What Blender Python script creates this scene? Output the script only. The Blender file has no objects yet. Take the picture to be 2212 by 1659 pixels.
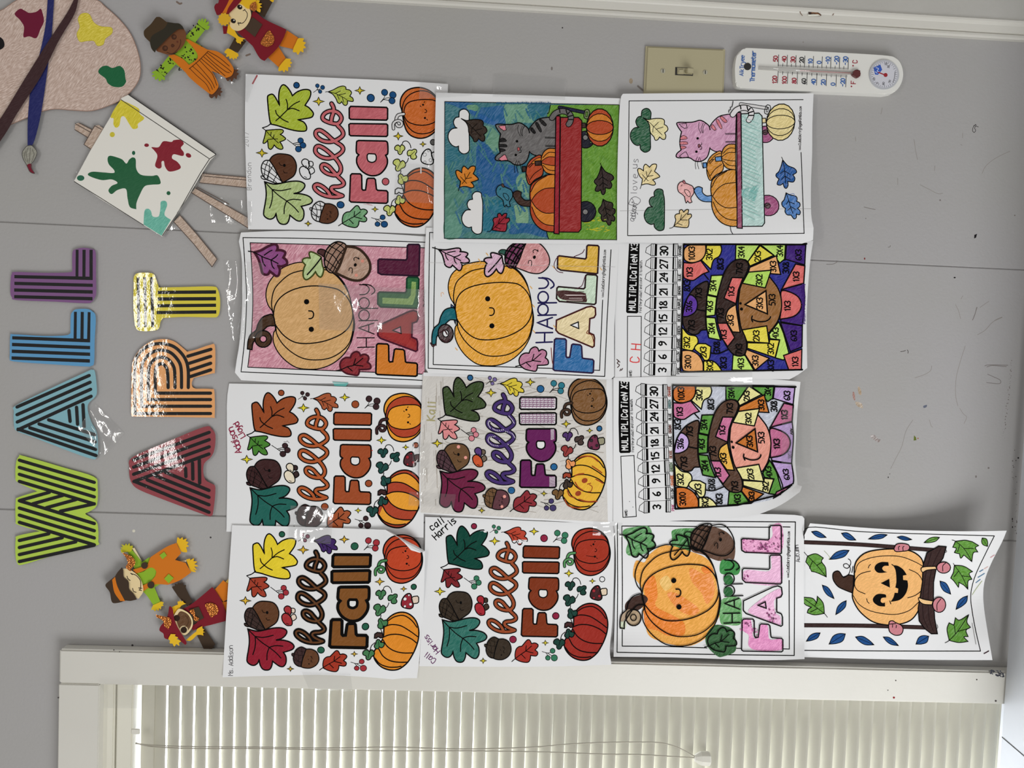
import bpy, bmesh, math, random
import numpy as np
from mathutils import Vector, Matrix
from mathutils.geometry import delaunay_2d_cdt

random.seed(7)
SC = bpy.context.scene
COL = SC.collection

# ---------------------------------------------------------------- camera
# The photograph hangs sideways: its left edge is the top of the room.
# World: X runs along the wall to the right, Z up, the wall face is y = 0
# and the room lies at negative y.
FPX, CXP, CYP = 1661.0, 1106.0, 829.5
CAM_D, CAM_Z = 1.086, 1.55
def _rot(a, b, c):
    ca, sa, cb, sb, cc, sc = math.cos(a), math.sin(a), math.cos(b), math.sin(b), math.cos(c), math.sin(c)
    Rx = np.array([[1, 0, 0], [0, ca, -sa], [0, sa, ca]])
    Ry = np.array([[cb, 0, sb], [0, 1, 0], [-sb, 0, cb]])
    Rz = np.array([[cc, -sc, 0], [sc, cc, 0], [0, 0, 1]])
    return Rz @ Rx @ Ry
RC = _rot(0.0481, -0.0432, 0.0413)
BASIS = np.array([[0, 0, -1], [-1, 0, 0], [0, 1, 0]], float)   # rows: down, left, into the wall
CAMW = RC @ BASIS                                               # rows: camera right / down / forward in world axes
CAM_POS = np.array([0.0, -CAM_D, CAM_Z])
cam_data = bpy.data.cameras.new('camera')
cam = bpy.data.objects.new('camera', cam_data)
COL.objects.link(cam)
m = Matrix.Identity(4)
for i in range(3):
    m[i][0] = CAMW[0][i]; m[i][1] = -CAMW[1][i]; m[i][2] = -CAMW[2][i]; m[i][3] = CAM_POS[i]
cam.matrix_world = m
cam_data.sensor_fit = 'HORIZONTAL'
cam_data.sensor_width = 36.0
cam_data.lens = FPX * 36.0 / 2212.0
cam_data.clip_start = 0.01
SC.camera = cam

# ---------------------------------------------------------------- light
SC.view_settings.view_transform = 'Standard'
SC.view_settings.look = 'None'
SC.view_settings.exposure = 0.0
SC.view_settings.gamma = 1.0
SC.view_settings.use_curve_mapping = False

world = bpy.data.worlds.new('daylight')
SC.world = world
world.use_nodes = True
wn = world.node_tree.nodes; wl = world.node_tree.links
bg = wn['Background']
tc = wn.new('ShaderNodeTexCoord'); sp = wn.new('ShaderNodeSeparateXYZ')
rmp = wn.new('ShaderNodeValToRGB')
wl.new(tc.outputs['Generated'], sp.inputs[0])
mp = wn.new('ShaderNodeMath'); mp.operation = 'MULTIPLY_ADD'; mp.inputs[1].default_value = 0.5; mp.inputs[2].default_value = 0.5
wl.new(sp.outputs['Y'], mp.inputs[0]); wl.new(mp.outputs[0], rmp.inputs[0])
# room side (behind the camera) dim and warm, garden side bright daylight
rmp.color_ramp.elements[0].position = 0.49; rmp.color_ramp.elements[0].color = (0.355, 0.348, 0.34, 1)
rmp.color_ramp.elements[1].position = 0.52; rmp.color_ramp.elements[1].color = (6.6, 7.0, 7.6, 1)
wl.new(rmp.outputs[0], bg.inputs[0]); bg.inputs[1].default_value = 1.0

def area(name, loc, target, sx, sy, power, color=(1, 1, 1)):
    d = bpy.data.lights.new(name, 'AREA'); d.shape = 'RECTANGLE'; d.size = sx; d.size_y = sy
    d.energy = power; d.color = color
    o = bpy.data.objects.new(name, d); COL.objects.link(o)
    o.location = loc
    o.rotation_euler = (Vector(target) - Vector(loc)).to_track_quat('-Z', 'Y').to_euler()
    return o
# fluorescent ceiling fixture behind and above the photographer, and daylight from the windows across the room
FIXTURE = (0.02, -2.05, CAM_Z + 1.35)
area('ceiling_fixture', FIXTURE, (0.0, -0.3, CAM_Z - 0.4), 1.15, 0.065, 7, (1.0, 0.985, 0.955))
area('side_window_daylight', (-1.5, -1.6, CAM_Z - 0.92), (0.0, 0.0, CAM_Z - 0.55), 1.1, 1.3, 31, (0.97, 0.985, 1.0))

# ---------------------------------------------------------------- helpers
def rays(P):
    P = np.asarray(P, float).reshape(-1, 2)
    c = np.stack([(P[:, 0] - CXP) / FPX, (P[:, 1] - CYP) / FPX, np.ones(len(P))], 1)
    return c @ CAMW
def W(P, d):
    """photo positions -> points standing d metres in front of the wall"""
    r = rays(P); d = np.asarray(d, float)
    t = (-d - CAM_POS[1]) / r[:, 1]
    return CAM_POS + r * t[:, None]
def w1(x, y, d=0.0):
    return Vector(W([(x, y)], [d])[0])

def lin(c):
    c = np.asarray(c, float) / 255.0
    return np.where(c <= 0.04045, c / 12.92, ((c + 0.055) / 1.055) ** 2.4)
GAIN = 1.15
def alb(c, g=1.0):
    return tuple(np.clip(lin(c) * GAIN * g, 0.0015, 0.84))

def tag(o, label=None, cat=None, group=None, kind=None):
    if label: o['label'] = label
    if cat: o['category'] = cat
    if group: o['group'] = group
    if kind: o['kind'] = kind
    return o

# --- materials
def mat_new(name):
    mt = bpy.data.materials.new(name); mt.use_nodes = True
    return mt, mt.node_tree.nodes, mt.node_tree.links, mt.node_tree.nodes['Principled BSDF']

def drawn_material(name, rough=0.9, spec=0.1, coat=0.0, coat_rough=0.06, bump=0.0, bump_scale=60.0, metal=False):
    """paint / crayon on a sheet: colour from the sheet's own drawing, alpha = how streaky the crayon is"""
    mt, n, l, p = mat_new(name)
    at = n.new('ShaderNodeAttribute'); at.attribute_name = 'Col'
    tcn = n.new('ShaderNodeTexCoord')
    def streak(rx, sc):
        mpr = n.new('ShaderNodeMapping'); mpr.inputs['Rotation'].default_value = (0, rx, 0)
        mpn = n.new('ShaderNodeMapping'); mpn.inputs['Scale'].default_value = sc
        l.new(tcn.outputs['Object'], mpr.inputs[0]); l.new(mpr.outputs[0], mpn.inputs[0])
        nz = n.new('ShaderNodeTexNoise'); nz.inputs['Scale'].default_value = 1.0; nz.inputs['Detail'].default_value = 3.0
        l.new(mpn.outputs[0], nz.inputs[0]); return nz.outputs[0]
    s1 = streak(0.55, (720, 600, 150)); s2 = streak(1.0, (820, 600, 110)); lo = streak(0.2, (26, 26, 16))
    mx = n.new('ShaderNodeMix'); mx.data_type = 'FLOAT'
    stp = n.new('ShaderNodeMapRange'); stp.inputs[1].default_value = 0.4; stp.inputs[2].default_value = 0.6
    l.new(lo, stp.inputs[0]); l.new(stp.outputs[0], mx.inputs[0]); l.new(s1, mx.inputs[2]); l.new(s2, mx.inputs[3])
    rg = n.new('ShaderNodeMapRange'); rg.inputs[1].default_value = 0.42; rg.inputs[2].default_value = 0.68
    l.new(mx.outputs[0], rg.inputs[0])
    fac = n.new('ShaderNodeMath'); fac.operation = 'MULTIPLY'; l.new(rg.outputs[0], fac.inputs[0]); l.new(at.outputs['Alpha'], fac.inputs[1])
    mc = n.new('ShaderNodeMix'); mc.data_type = 'RGBA'; 
    tg = n.new('ShaderNodeMix'); tg.data_type = 'RGBA'; tg.inputs[7].default_value = (0.80, 0.79, 0.78, 1)
    br = n.new('ShaderNodeMix'); br.data_type = 'RGBA'; br.blend_type = 'MULTIPLY'; br.inputs[0].default_value = 1.0; br.inputs[7].default_value = (2.2, 2.2, 2.2, 1)
    l.new(at.outputs['Color'], br.inputs[6]); l.new(br.outputs[2], tg.inputs[6]); l.new(at.outputs['Alpha'], tg.inputs[0])
    l.new(tg.outputs[2], mc.inputs[7]); l.new(fac.outputs[0], mc.inputs[0]); l.new(at.outputs['Color'], mc.inputs[6])
    dk = n.new('ShaderNodeMapRange'); dk.inputs[1].default_value = 0.3; dk.inputs[2].default_value = 0.6; dk.inputs[3].default_value = 1.0; dk.inputs[4].default_value = 0.0
    l.new(mx.outputs[0], dk.inputs[0])
    f2 = n.new('ShaderNodeMath'); f2.operation = 'MULTIPLY'; l.new(dk.outputs[0], f2.inputs[0]); l.new(at.outputs['Alpha'], f2.inputs[1])
    f3 = n.new('ShaderNodeMath'); f3.operation = 'MULTIPLY'; f3.inputs[1].default_value = 0.42; l.new(f2.outputs[0], f3.inputs[0])
    m2 = n.new('ShaderNodeMix'); m2.data_type = 'RGBA'; m2.blend_type = 'MULTIPLY'; m2.inputs[7].default_value = (0.55, 0.5, 0.5, 1)
    l.new(f3.outputs[0], m2.inputs[0]); l.new(mc.outputs[2], m2.inputs[6])
    l.new(m2.outputs[2], p.inputs['Base Color'])
    p.inputs['Roughness'].default_value = rough
    p.inputs['Specular IOR Level'].default_value = spec
    if coat:
        p.inputs['Coat Weight'].default_value = coat; p.inputs['Coat Roughness'].default_value = coat_rough
    if bump:
        nz = n.new('ShaderNodeTexNoise'); nz.inputs['Scale'].default_value = bump_scale; nz.inputs['Detail'].default_value = 4
        l.new(tcn.outputs['Object'], nz.inputs[0])
        b = n.new('ShaderNodeBump'); b.inputs['Strength'].default_value = 1.0; b.inputs['Distance'].default_value = bump
        l.new(nz.outputs[0], b.inputs['Height']); l.new(b.outputs[0], p.inputs['Normal'] if not coat else p.inputs['Coat Normal'])
    return mt

def plain(name, c, rough=0.6, spec=0.4, metal=0.0, bump=0.0, bscale=80, var=0.0, vscale=6.0, dark=None):
    mt, n, l, p = mat_new(name)
    p.inputs['Base Color'].default_value = (*c, 1); p.inputs['Roughness'].default_value = rough
    p.inputs['Specular IOR Level'].default_value = spec; p.inputs['Metallic'].default_value = metal
    tcn = n.new('ShaderNodeTexCoord')
    if var:
        nz = n.new('ShaderNodeTexNoise'); nz.inputs['Scale'].default_value = vscale; nz.inputs['Detail'].default_value = 6
        l.new(tcn.outputs['Object'], nz.inputs[0])
        rg = n.new('ShaderNodeMapRange'); rg.inputs[1].default_value = 0.3; rg.inputs[2].default_value = 0.7
        l.new(nz.outputs[0], rg.inputs[0])
        mc = n.new('ShaderNodeMix'); mc.data_type = 'RGBA'
        mc.inputs[6].default_value = (*c, 1); d = dark or tuple(x * (1 - var) for x in c); mc.inputs[7].default_value = (*d, 1)
        l.new(rg.outputs[0], mc.inputs[0]); l.new(mc.outputs[2], p.inputs['Base Color'])
    if bump:
        nz = n.new('ShaderNodeTexNoise'); nz.inputs['Scale'].default_value = bscale; nz.inputs['Detail'].default_value = 5
        l.new(tcn.outputs['Object'], nz.inputs[0])
        b = n.new('ShaderNodeBump'); b.inputs['Distance'].default_value = bump
        l.new(nz.outputs[0], b.inputs['Height']); l.new(b.outputs[0], p.inputs['Normal'])
    return mt

M_PAPER = drawn_material('drawing_paper', bump=0.00015, bump_scale=35)
M_LAM = drawn_material('laminated_card', rough=0.5, coat=0.8, coat_rough=0.05, bump=0.00035, bump_scale=60)
M_CARD = drawn_material('crayoned_card', rough=0.7, coat=0.15, coat_rough=0.25)
M_FOAM = drawn_material('craft_foam', rough=0.8, spec=0.2)
M_PRINT = drawn_material('printed_plastic', rough=0.35, spec=0.5)

mt, n, l, p = mat_new('copper_glitter')
tcn = n.new('ShaderNodeTexCoord'); vo = n.new('ShaderNodeTexVoronoi'); vo.inputs['Scale'].default_value = 420
l.new(tcn.outputs['Object'], vo.inputs[0])
b = n.new('ShaderNodeBump'); b.inputs['Distance'].default_value = 0.0016; l.new(vo.outputs['Distance'], b.inputs['Height']); l.new(b.outputs[0], p.inputs['Normal'])
p.inputs['Base Color'].default_value = (0.62, 0.2, 0.045, 1); p.inputs['Metallic'].default_value = 0.9; p.inputs['Roughness'].default_value = 0.25
M_GLIT = mt

def tape_material(name, glossy=0.09, haze=0.03, bumpd=0.0016, scale=38, rough=0.07):
    mt, n, l, p = mat_new(name)
    out = n['Material Output']; n.remove(p)
    tr = n.new('ShaderNodeBsdfTransparent'); gl = n.new('ShaderNodeBsdfGlossy'); df = n.new('ShaderNodeBsdfDiffuse')
    gl.inputs['Roughness'].default_value = rough; df.inputs[0].default_value = (0.62, 0.62, 0.58, 1)
    tcn = n.new('ShaderNodeTexCoord'); nz = n.new('ShaderNodeTexNoise'); nz.inputs['Scale'].default_value = scale; nz.inputs['Detail'].default_value = 2.5
    nz.inputs['Distortion'].default_value = 0.8
    l.new(tcn.outputs['Object'], nz.inputs[0])
    b = n.new('ShaderNodeBump'); b.inputs['Distance'].default_value = bumpd; l.new(nz.outputs[0], b.inputs['Height']); l.new(b.outputs[0], gl.inputs['Normal'])
    m1 = n.new('ShaderNodeMixShader'); m1.inputs[0].default_value = haze; l.new(tr.outputs[0], m1.inputs[1]); l.new(df.outputs[0], m1.inputs[2])
    m2 = n.new('ShaderNodeMixShader'); m2.inputs[0].default_value = glossy; l.new(m1.outputs[0], m2.inputs[1]); l.new(gl.outputs[0], m2.inputs[2])
    l.new(m2.outputs[0], out.inputs[0])
    return mt
M_TAPE = tape_material('clear_tape')
M_CREASE = tape_material('creased_tape', glossy=0.17, haze=0.025, bumpd=0.0005, scale=80, rough=0.10)
M_GLASS = tape_material('window_glass', 0.05, 0.0, 0.0, 1, 0.02)
M_TUBE = tape_material('thermometer_glass', 0.12, 0.25, 0.0, 1, 0.1)

# --- splines
def parse(s):
    """'x y x y c ...' -> points and corner flags ('c' marks the point before it as a sharp corner)"""
    pts, cor = [], []
    buf = []
    for t in s.split():
        if t == 'c':
            cor[-1] = True
        else:
            buf.append(float(t))
            if len(buf) == 2:
                pts.append(tuple(buf)); cor.append(False); buf = []
    return pts, cor

def smooth(s, closed, sub=5):
    pts, cor = parse(s) if isinstance(s, str) else (list(s), [False] * len(s))
    n = len(pts)
    if n < 3: return np.array(pts, float)
    P = np.array(pts, float); out = []
    segs = n if closed else n - 1
    for i in range(segs):
        j = (i + 1) % n
        p1, p2 = P[i], P[j]
        p0 = P[i - 1] if (closed or i > 0) and not cor[i] else p1 - (p2 - p1) * 0.5
        p3 = P[(j + 1) % n] if (closed or j < n - 1) and not cor[j] else p2 + (p2 - p1) * 0.5
        for k in range(sub):
            t = k / sub
            out.append(0.5 * (2 * p1 + (p2 - p0) * t + (2 * p0 - 5 * p1 + 4 * p2 - p3) * t * t + (3 * p1 - p0 - 3 * p2 + p3) * t ** 3))
    if not closed: out.append(P[-1])
    return np.array(out)

def straight(s):
    return np.array(parse(s)[0], float) if isinstance(s, str) else np.array(s, float)

def circle(cx, cy, rx, ry=None, n=18, rot=0.0):
    ry = ry or rx
    a = np.linspace(0, 2 * math.pi, n, endpoint=False)
    x, y = rx * np.cos(a), ry * np.sin(a)
    c, s_ = math.cos(rot), math.sin(rot)
    return np.stack([cx + x * c - y * s_, cy + x * s_ + y * c], 1)

class TPS:
    def __init__(self, src, dst):
        self.s = np.array(src, float); d = np.array(dst, float)
        n = len(self.s)
        self.mu = self.s.mean(0); self.sc = self.s.std() + 1e-9
        q = (self.s - self.mu) / self.sc; self.q = q
        A = np.zeros((n + 3, n + 3)); A[:n, :n] = self.U(q, q) + np.eye(n) * 1e-3
        A[:n, n] = 1; A[:n, n + 1:] = q; A[n, :n] = 1; A[n + 1:, :n] = q.T
        b = np.zeros((n + 3,) + d.shape[1:]); b[:n] = d
        self.c = np.linalg.solve(A, b)
    def U(self, a, b):
        r2 = ((a[:, None] - b[None]) ** 2).sum(-1)
        return np.where(r2 > 1e-12, r2 * np.log(np.maximum(r2, 1e-12)), 0)
    def __call__(self, P):
        q = (np.asarray(P, float).reshape(-1, 2) - self.mu) / self.sc
        n = len(self.q)
        return self.U(q, self.q) @ self.c[:n] + self.c[n] + q @ self.c[n + 1:]

class Crop:
    """a zoomed window on the photograph"""
    def __init__(self, x, y, s): self.o = np.array([x, y], float); self.s = s
    def __call__(self, P): return self.o + np.asarray(P, float).reshape(-1, 2) * self.s
PX = Crop(0, 0, 1.0)

def inside(P, poly):
    P = np.asarray(P, float); x, y = P[:, 0], P[:, 1]
    r = np.zeros(len(P), bool); n = len(poly); j = n - 1
    for i in range(n):
        xi, yi = poly[i]; xj, yj = poly[j]
        if yi != yj:
            c = ((yi > y) != (yj > y)) & (x < (xj - xi) * (y - yi) / (yj - yi) + xi)
            r ^= c
        j = i
    return r

def dedupe(Q, eps=0.02):
    out = [Q[0]]
    for q in Q[1:]:
        if abs(q[0] - out[-1][0]) + abs(q[1] - out[-1][1]) > eps: out.append(q)
    while len(out) > 3 and abs(out[0][0] - out[-1][0]) + abs(out[0][1] - out[-1][1]) < eps: out.pop()
    return np.array(out)

def tri_fill(poly, step):
    """triangulate an outline (photo units) with a grid of inner points so that it can follow a bent sheet"""
    poly = dedupe(poly)
    if step:
        dens = []
        for i in range(len(poly)):
            a, b_ = poly[i], poly[(i + 1) % len(poly)]
            k = max(1, int(math.ceil(np.hypot(*(b_ - a)) / step)))
            for q in range(k): dens.append(a + (b_ - a) * q / k)
        poly = np.array(dens)
    pts = [Vector((float(a), float(b_))) for a, b_ in poly]
    n = len(pts)
    if step:
        lo, hi = poly.min(0), poly.max(0)
        gx = np.arange(math.floor(lo[0] / step) * step, hi[0], step); gy = np.arange(math.floor(lo[1] / step) * step, hi[1], step)
        if len(gx) and len(gy):
            G = np.stack(np.meshgrid(gx, gy), -1).reshape(-1, 2)
            G = G[inside(G, poly)]
            if len(G):
                dmin = np.sqrt(((G[:, None] - poly[None]) ** 2).sum(-1)).min(1)
                for g in G[dmin > step * 0.35]: pts.append(Vector((float(g[0]), float(g[1]))))
    r = delaunay_2d_cdt(pts, [], [list(range(n))], 1, 1e-5)
    V = np.array([(v.x, v.y) for v in r[0]])
    F = [tuple(f) for f in r[2]]
    if F:
        cen = np.array([V[list(f)].mean(0) for f in F])
        ok = inside(cen, poly)
        F = [f for f, k in zip(F, ok) if k]
    return V, F

def ribbon(Q, w, closed=False, step=6.0, cap=True):
    Q = dedupe(np.asarray(Q, float)) if len(Q) > 1 else np.asarray(Q, float)
    if len(Q) < 2: return [], []
    D = [Q[0]]
    src = list(Q[1:]) + ([Q[0]] if closed else [])
    for b_ in src:
        a = D[-1]; k = max(1, int(math.ceil(np.hypot(*(b_ - a)) / step)))
        for q in range(1, k + 1): D.append(a + (b_ - a) * q / k)
    if closed: D.pop()
    Q = np.array(D); n = len(Q); h = w / 2
    V, F = [], []
    def sd(i, j):
        d = Q[j] - Q[i]; L = np.hypot(*d) + 1e-9; return np.array([-d[1], d[0]]) / L
    for i in range(n):
        if closed or 0 < i < n - 1:
            a, b_ = sd(i - 1, i), sd(i, (i + 1) % n)
            m_ = a + b_; L = np.hypot(*m_)
            m_ = a if L < 0.3 else m_ / L
            k = 1.0 / max(0.55, float(m_ @ a))
        else:
            m_ = sd(0, 1) if i == 0 else sd(n - 2, n - 1); k = 1.0
        V += [Q[i] + m_ * h * k, Q[i] - m_ * h * k]
    for i in range(n if closed else n - 1):
        j = (i + 1) % n
        F.append((2 * i, 2 * i + 1, 2 * j + 1, 2 * j))
    if cap and not closed:
        for e in (0, n - 1):
            c0 = len(V)
            for q in circle(Q[e][0], Q[e][1], h, n=8): V.append(q)
            F.append(tuple(range(c0, c0 + 8)))
    return V, F

GL = {}
for ln in """A 04 3E 64|17 57;B 04 0E 4E 6C 49 09|49 67 44 04;C 6C 4E 1E 0B 07 14 44 66;D 04 0E 3E 6B 67 34 04;E 6E 0E 04 64|09 49
F 6E 0E 04|09 49;G 6C 4E 1E 0B 07 14 44 66 69 39;H 0E 04|6E 64|09 69;I 3E 34;K 0E 04|6E 09 64;L 0E 04 64;M 04 0E 39 6E 64;N 04 0E 64 6E
O 2E 0B 07 24 44 67 6B 4E 2E;P 04 0E 4E 6C 6A 48 08;R 04 0E 4E 6C 6A 48 08|38 64;S 6C 4E 1E 0C 1A 58 66 44 14 06;T 0E 6E|3E 34;U 0E 06 24 44 66 6E
V 0E 34 6E;W 0E 14 3B 54 6E;X 0E 64|6E 04;Y 0E 39 6E|39 34;Z 0E 6E 04 64;a 5B 2B 09 06 24 46 58|5B 54;b 0E 04|09 2B 4B 69 66 44 24 06
c 5A 3B 1B 09 06 14 44 55;d 6E 64|69 4B 2B 09 06 24 44 66;e 08 68 6A 4B 2B 09 06 24 54;f 5E 3E 2C 24|0B 5B;g 6B 62 40 10|69 4B 2B 09 06 24 44 66
h 0E 04|09 2B 4B 69 64;i 3B 34|3D 3E;k 0E 04|5B 07 54;l 3E 34;m 04 0B|09 1B 3A 34|3A 5B 6A 64;n 04 0B|09 2B 4B 69 64;o 2B 09 06 24 44 66 69 4B 2B
p 0B 00|09 2B 4B 69 66 44 24 06;r 04 0B|08 2B 5B;s 5A 3B 1B 09 28 47 55 34 04;t 2E 25 34 54|0B 5B;u 0B 06 24 44 66|6B 64;v 0B 34 6B;w 0B 14 39 54 6B
x 0B 64|6B 04;y 0B 34|6B 20 00;z 0B 6B 04 64;0 2E 0B 07 24 44 67 6B 4E 2E;1 1C 3E 34;2 0C 2E 4E 6C 6A 04 64;3 0D 2E 4E 6C 49 29|49 67 44 24 05
4 54 5E 08 68;5 6E 1E 0A 4A 67 44 04;6 5E 1B 06 24 44 66 58 28 07;7 0E 6E 24;8 3E 1D 1B 39 5B 5D 3E|39 18 06 05 34 65 66 58 39;9 14 57 6C 4E 2E 0C 1A 3A 6B
. 34 35;- 19 59;: 35 36|3A 3B;° 2E 1D 2C 3D 2E""".replace('\n', ';').split(';'):
    ch, rest = ln[0], ln[2:]
    GL[ch] = [[(int(t[0], 16), int(t[1], 16) - 4) for t in st.split()] for st in rest.split('|')]

LIFT = 0.000035
class Art:
    """everything drawn on one sheet: filled outlines and pen strokes, piled up in the order they were made"""
    def __init__(self, zf, step=13.0):
        self.zf = zf; self.step = step; self.items = []; self.boxes = []
        self.loose = None; self.nl = 0; self.lift = LIFT
        self.V = []; self.F = []; self.C = []; self.map = PX; self.pal = {}; self.g = 1.0; self.tex = 0.12
    def col(self, c, tex=None):
        if isinstance(c, str): c = self.pal.get(c, self.pal.get('*'))
        if c is None: return None
        if len(c) == 4: tex = c[3]; c = c[:3]
        if tex is None and sum(c) < 60: tex = 0.0
        return (*alb(c, self.g), self.tex if tex is None else tex)
    def scale(self):
        q = self.map([(1000., 800.), (1010., 800.)]); return np.hypot(*(q[1] - q[0])) / 10
    def layer(self, V):
        lo, hi = V.min(0), V.max(0); L = 0
        if self.loose is not None:
            self.nl += 1; return self.loose + (self.nl % 29) * 0.2
        for (a, b_, k) in self.boxes:
            if a[0] < hi[0] and lo[0] < b_[0] and a[1] < hi[1] and lo[1] < b_[1]: L = max(L, k)
        self.boxes.append((lo, hi, L + 1)); return L + 1
    def scatter(self):
        self.loose = max([b_[2] for b_ in self.boxes] + [0]) + 1
    def flatten(self):
        k = max([b_[2] for b_ in self.boxes] + [0])
        if self.loose is not None: k = self.loose + 5; self.loose = None
        self.boxes = [(np.array([0., 0.]), np.array([9999., 9999.]), k)]
    def add(self, V, F, c, L=None, extra=0.0):
        if len(F) == 0: return
        V = np.asarray(V, float)
        if L is None: L = self.layer(V)
        z = self.zf(V) + self.lift * L + extra
        o = sum(len(v) for v in self.V)
        self.V.append(W(V, z)); self.F += [tuple(o + i for i in f) for f in F]; self.C += [c] * len(F)
    def fill(self, Q, c, tex=None):
        c = self.col(c, tex)
        if c is None: return
        Q = self.map(Q)
        ext = (Q.max(0) - Q.min(0)).max()
        V, F = tri_fill(Q, self.step if ext > self.step * 1.3 else None)
        if F: self.add(V, F, c)
    def line(self, Q, w, c=(9, 8, 8), closed=False, tex=0.0):
        c = self.col(c, tex)
        if c is None: return
        V, F = ribbon(self.map(Q), w * self.scale(), closed)
        # a long pen stroke rises a hair along its way, so that it can cross itself
        k = sum(1 for f in F if len(f) == 4); nb = min(len(V), 2 * k + (0 if closed else 2))
        t = np.concatenate([np.repeat(np.linspace(0, 0.6, nb // 2), 2), np.full(len(V) - nb // 2 * 2, 0.75)])
        if F: self.add(V, F, c, extra=t * self.lift)
    # drawing vocabulary (coordinates of the current map)
    def S(self, s, c, ow=12, oc=(9, 8, 8), tex=None, st=False):
        Q = straight(s) if st else smooth(s, True)
        self.fill(Q, c, tex)
        if ow: self.line(Q, ow, oc, True)
    def P(self, s, c, ow=12, oc=(9, 8, 8), tex=None): self.S(s, c, ow, oc, tex, True)
    def O(self, x, y, r, c, ow=10, ry=None, oc=(9, 8, 8), tex=None, rot=0.0):
        Q = circle(x, y, r, ry, rot=rot); self.fill(Q, c, tex)
        if ow: self.line(Q, ow, oc, True)
    def Ls(self, lst, w=8, c=(9, 8, 8), sm=True):
        for s in lst: self.line(smooth(s, False) if sm else straight(s), w, c)
    def tube(self, s, wo, wi, c, oc=(9, 8, 8)):
        Q = smooth(s, False)
        self.line(Q, wo, oc)
        if self.col(c) is not None: self.line(Q, wi, c, tex=self.tex)
        elif c is not None: self.line(Q, wi, (215, 213, 212))
    def star(self, x, y, rx, ry, c, ow=7):
        Q = []
        for k in range(4):
            a = k * math.pi / 2
            Q.append((x + rx * math.cos(a), y + ry * math.sin(a)))
            a += math.pi / 4
            Q.append((x + rx * .34 * math.cos(a), y + ry * .36 * math.sin(a)))
        self.fill(Q, c); self.line(Q, ow, closed=True)
    def text(self, s, x, y, h, w, c, d=(0, -1), adv=0.78, jit=0.0, sq=1.0):
        d = np.array(d, float) / np.hypot(*d); up = np.array([d[1], -d[0]]); u = h / 10.0
        pos = np.array([x, y], float)
        for ch in s:
            if ch != ' ' and ch in GL:
                off = up * random.uniform(-jit, jit) * h
                if ch in 'il.:1I': off = off - d * (1.6 * u * sq)
                for st in GL[ch]:
                    Q = [pos + off + d * (a * u * sq) + up * (b_ * u) for a, b_ in st]
                    self.line(np.array(Q), w, c)
            pos = pos + d * (h * adv * sq * (0.62 if ch in 'il.:1I ' else 1.0))
        return pos

def build(name, V, F, C, mats, mi=None, origin=None, smooth_shade=False, parent=None):
    V = np.asarray(V, float)
    o0 = np.array(origin) if origin is not None else V.mean(0)
    me = bpy.data.meshes.new(name)
    me.from_pydata((V - o0).tolist(), [], F)
    me.update()
    # turn everything to the room
    bm = bmesh.new(); bm.from_mesh(me)
    lay = None
    bm.faces.ensure_lookup_table()
    if C is not None:
        lay = bm.loops.layers.float_color.new('Col')
        for f, c in zip(bm.faces, C):
            for lp in f.loops: lp[lay] = c
    if mi is not None:
        for f, k in zip(bm.faces, mi): f.material_index = k
    bm.to_mesh(me); bm.free()
    for mt_ in (mats if isinstance(mats, (list, tuple)) else [mats]): me.materials.append(mt_)
    ob = bpy.data.objects.new(name, me); COL.objects.link(ob)
    if parent is not None:
        ob.parent = parent; ob.location = Vector(o0) - parent.location
    else: ob.location = Vector(o0)
    if smooth_shade:
        for f in me.polygons: f.use_smooth = True
    return ob

def orient(V, F):
    V = np.asarray(V); out = []
    for f in F:
        a, b_, c = V[f[0]], V[f[1]], V[f[2]]
        nrm = np.cross(b_ - a, c - a)
        out.append(f if nrm[1] <= 0 else tuple(reversed(f)))
    return out

SHEETS = []
def sheet(name, outline, art, mat=M_PAPER, thick=0.00025, base=(232, 230, 229), tex=0.0, parent=None, step=None, flaps=(), g=None, glit=False):
    """a sheet of paper, card or foam with its drawing, as one mesh"""
    zf = art.zf; out = np.asarray(outline, float)
    V, F = tri_fill(out, step or art.step)
    c = (*alb(base, g or art.g), tex)
    z = zf(V)
    Wf = W(V, z); F1 = orient(Wf, F)
    allV = [Wf]; allF = list(F1); allC = [c] * len(F1)
    # back and rim
    nb = len(V)
    allV.append(W(V, z - thick)); allF += [tuple(reversed([i + nb for i in f])) for f in F1]; allC += [c] * len(F1)
    from collections import Counter
    ec = Counter()
    for f in F1:
        for i in range(len(f)): ec[tuple(sorted((f[i], f[(i + 1) % len(f)])))] += 1
    for f in F1:
        for i in range(len(f)):
            a, b_ = f[i], f[(i + 1) % len(f)]
            if ec[tuple(sorted((a, b_)))] == 1:
                allF.append((b_, a, a + nb, b_ + nb)); allC.append(c)
    off = 2 * nb
    if art.V:
        AV = np.concatenate(art.V); AF = orient(AV, art.F)
        allV.append(AV); allF += [tuple(i + off for i in f) for f in AF]; allC += art.C; off += len(AV)
    for FV, FF, fc in flaps:
        allV.append(np.asarray(FV)); allF += [tuple(i + off for i in f) for f in FF]; allC += [fc] * len(FF); off += len(FV)
    ob = build(name, np.concatenate(allV), allF, allC, mat, origin=Wf.mean(0), parent=parent)
    if parent is None: SHEETS.append((out, zf))
    return ob

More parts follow.
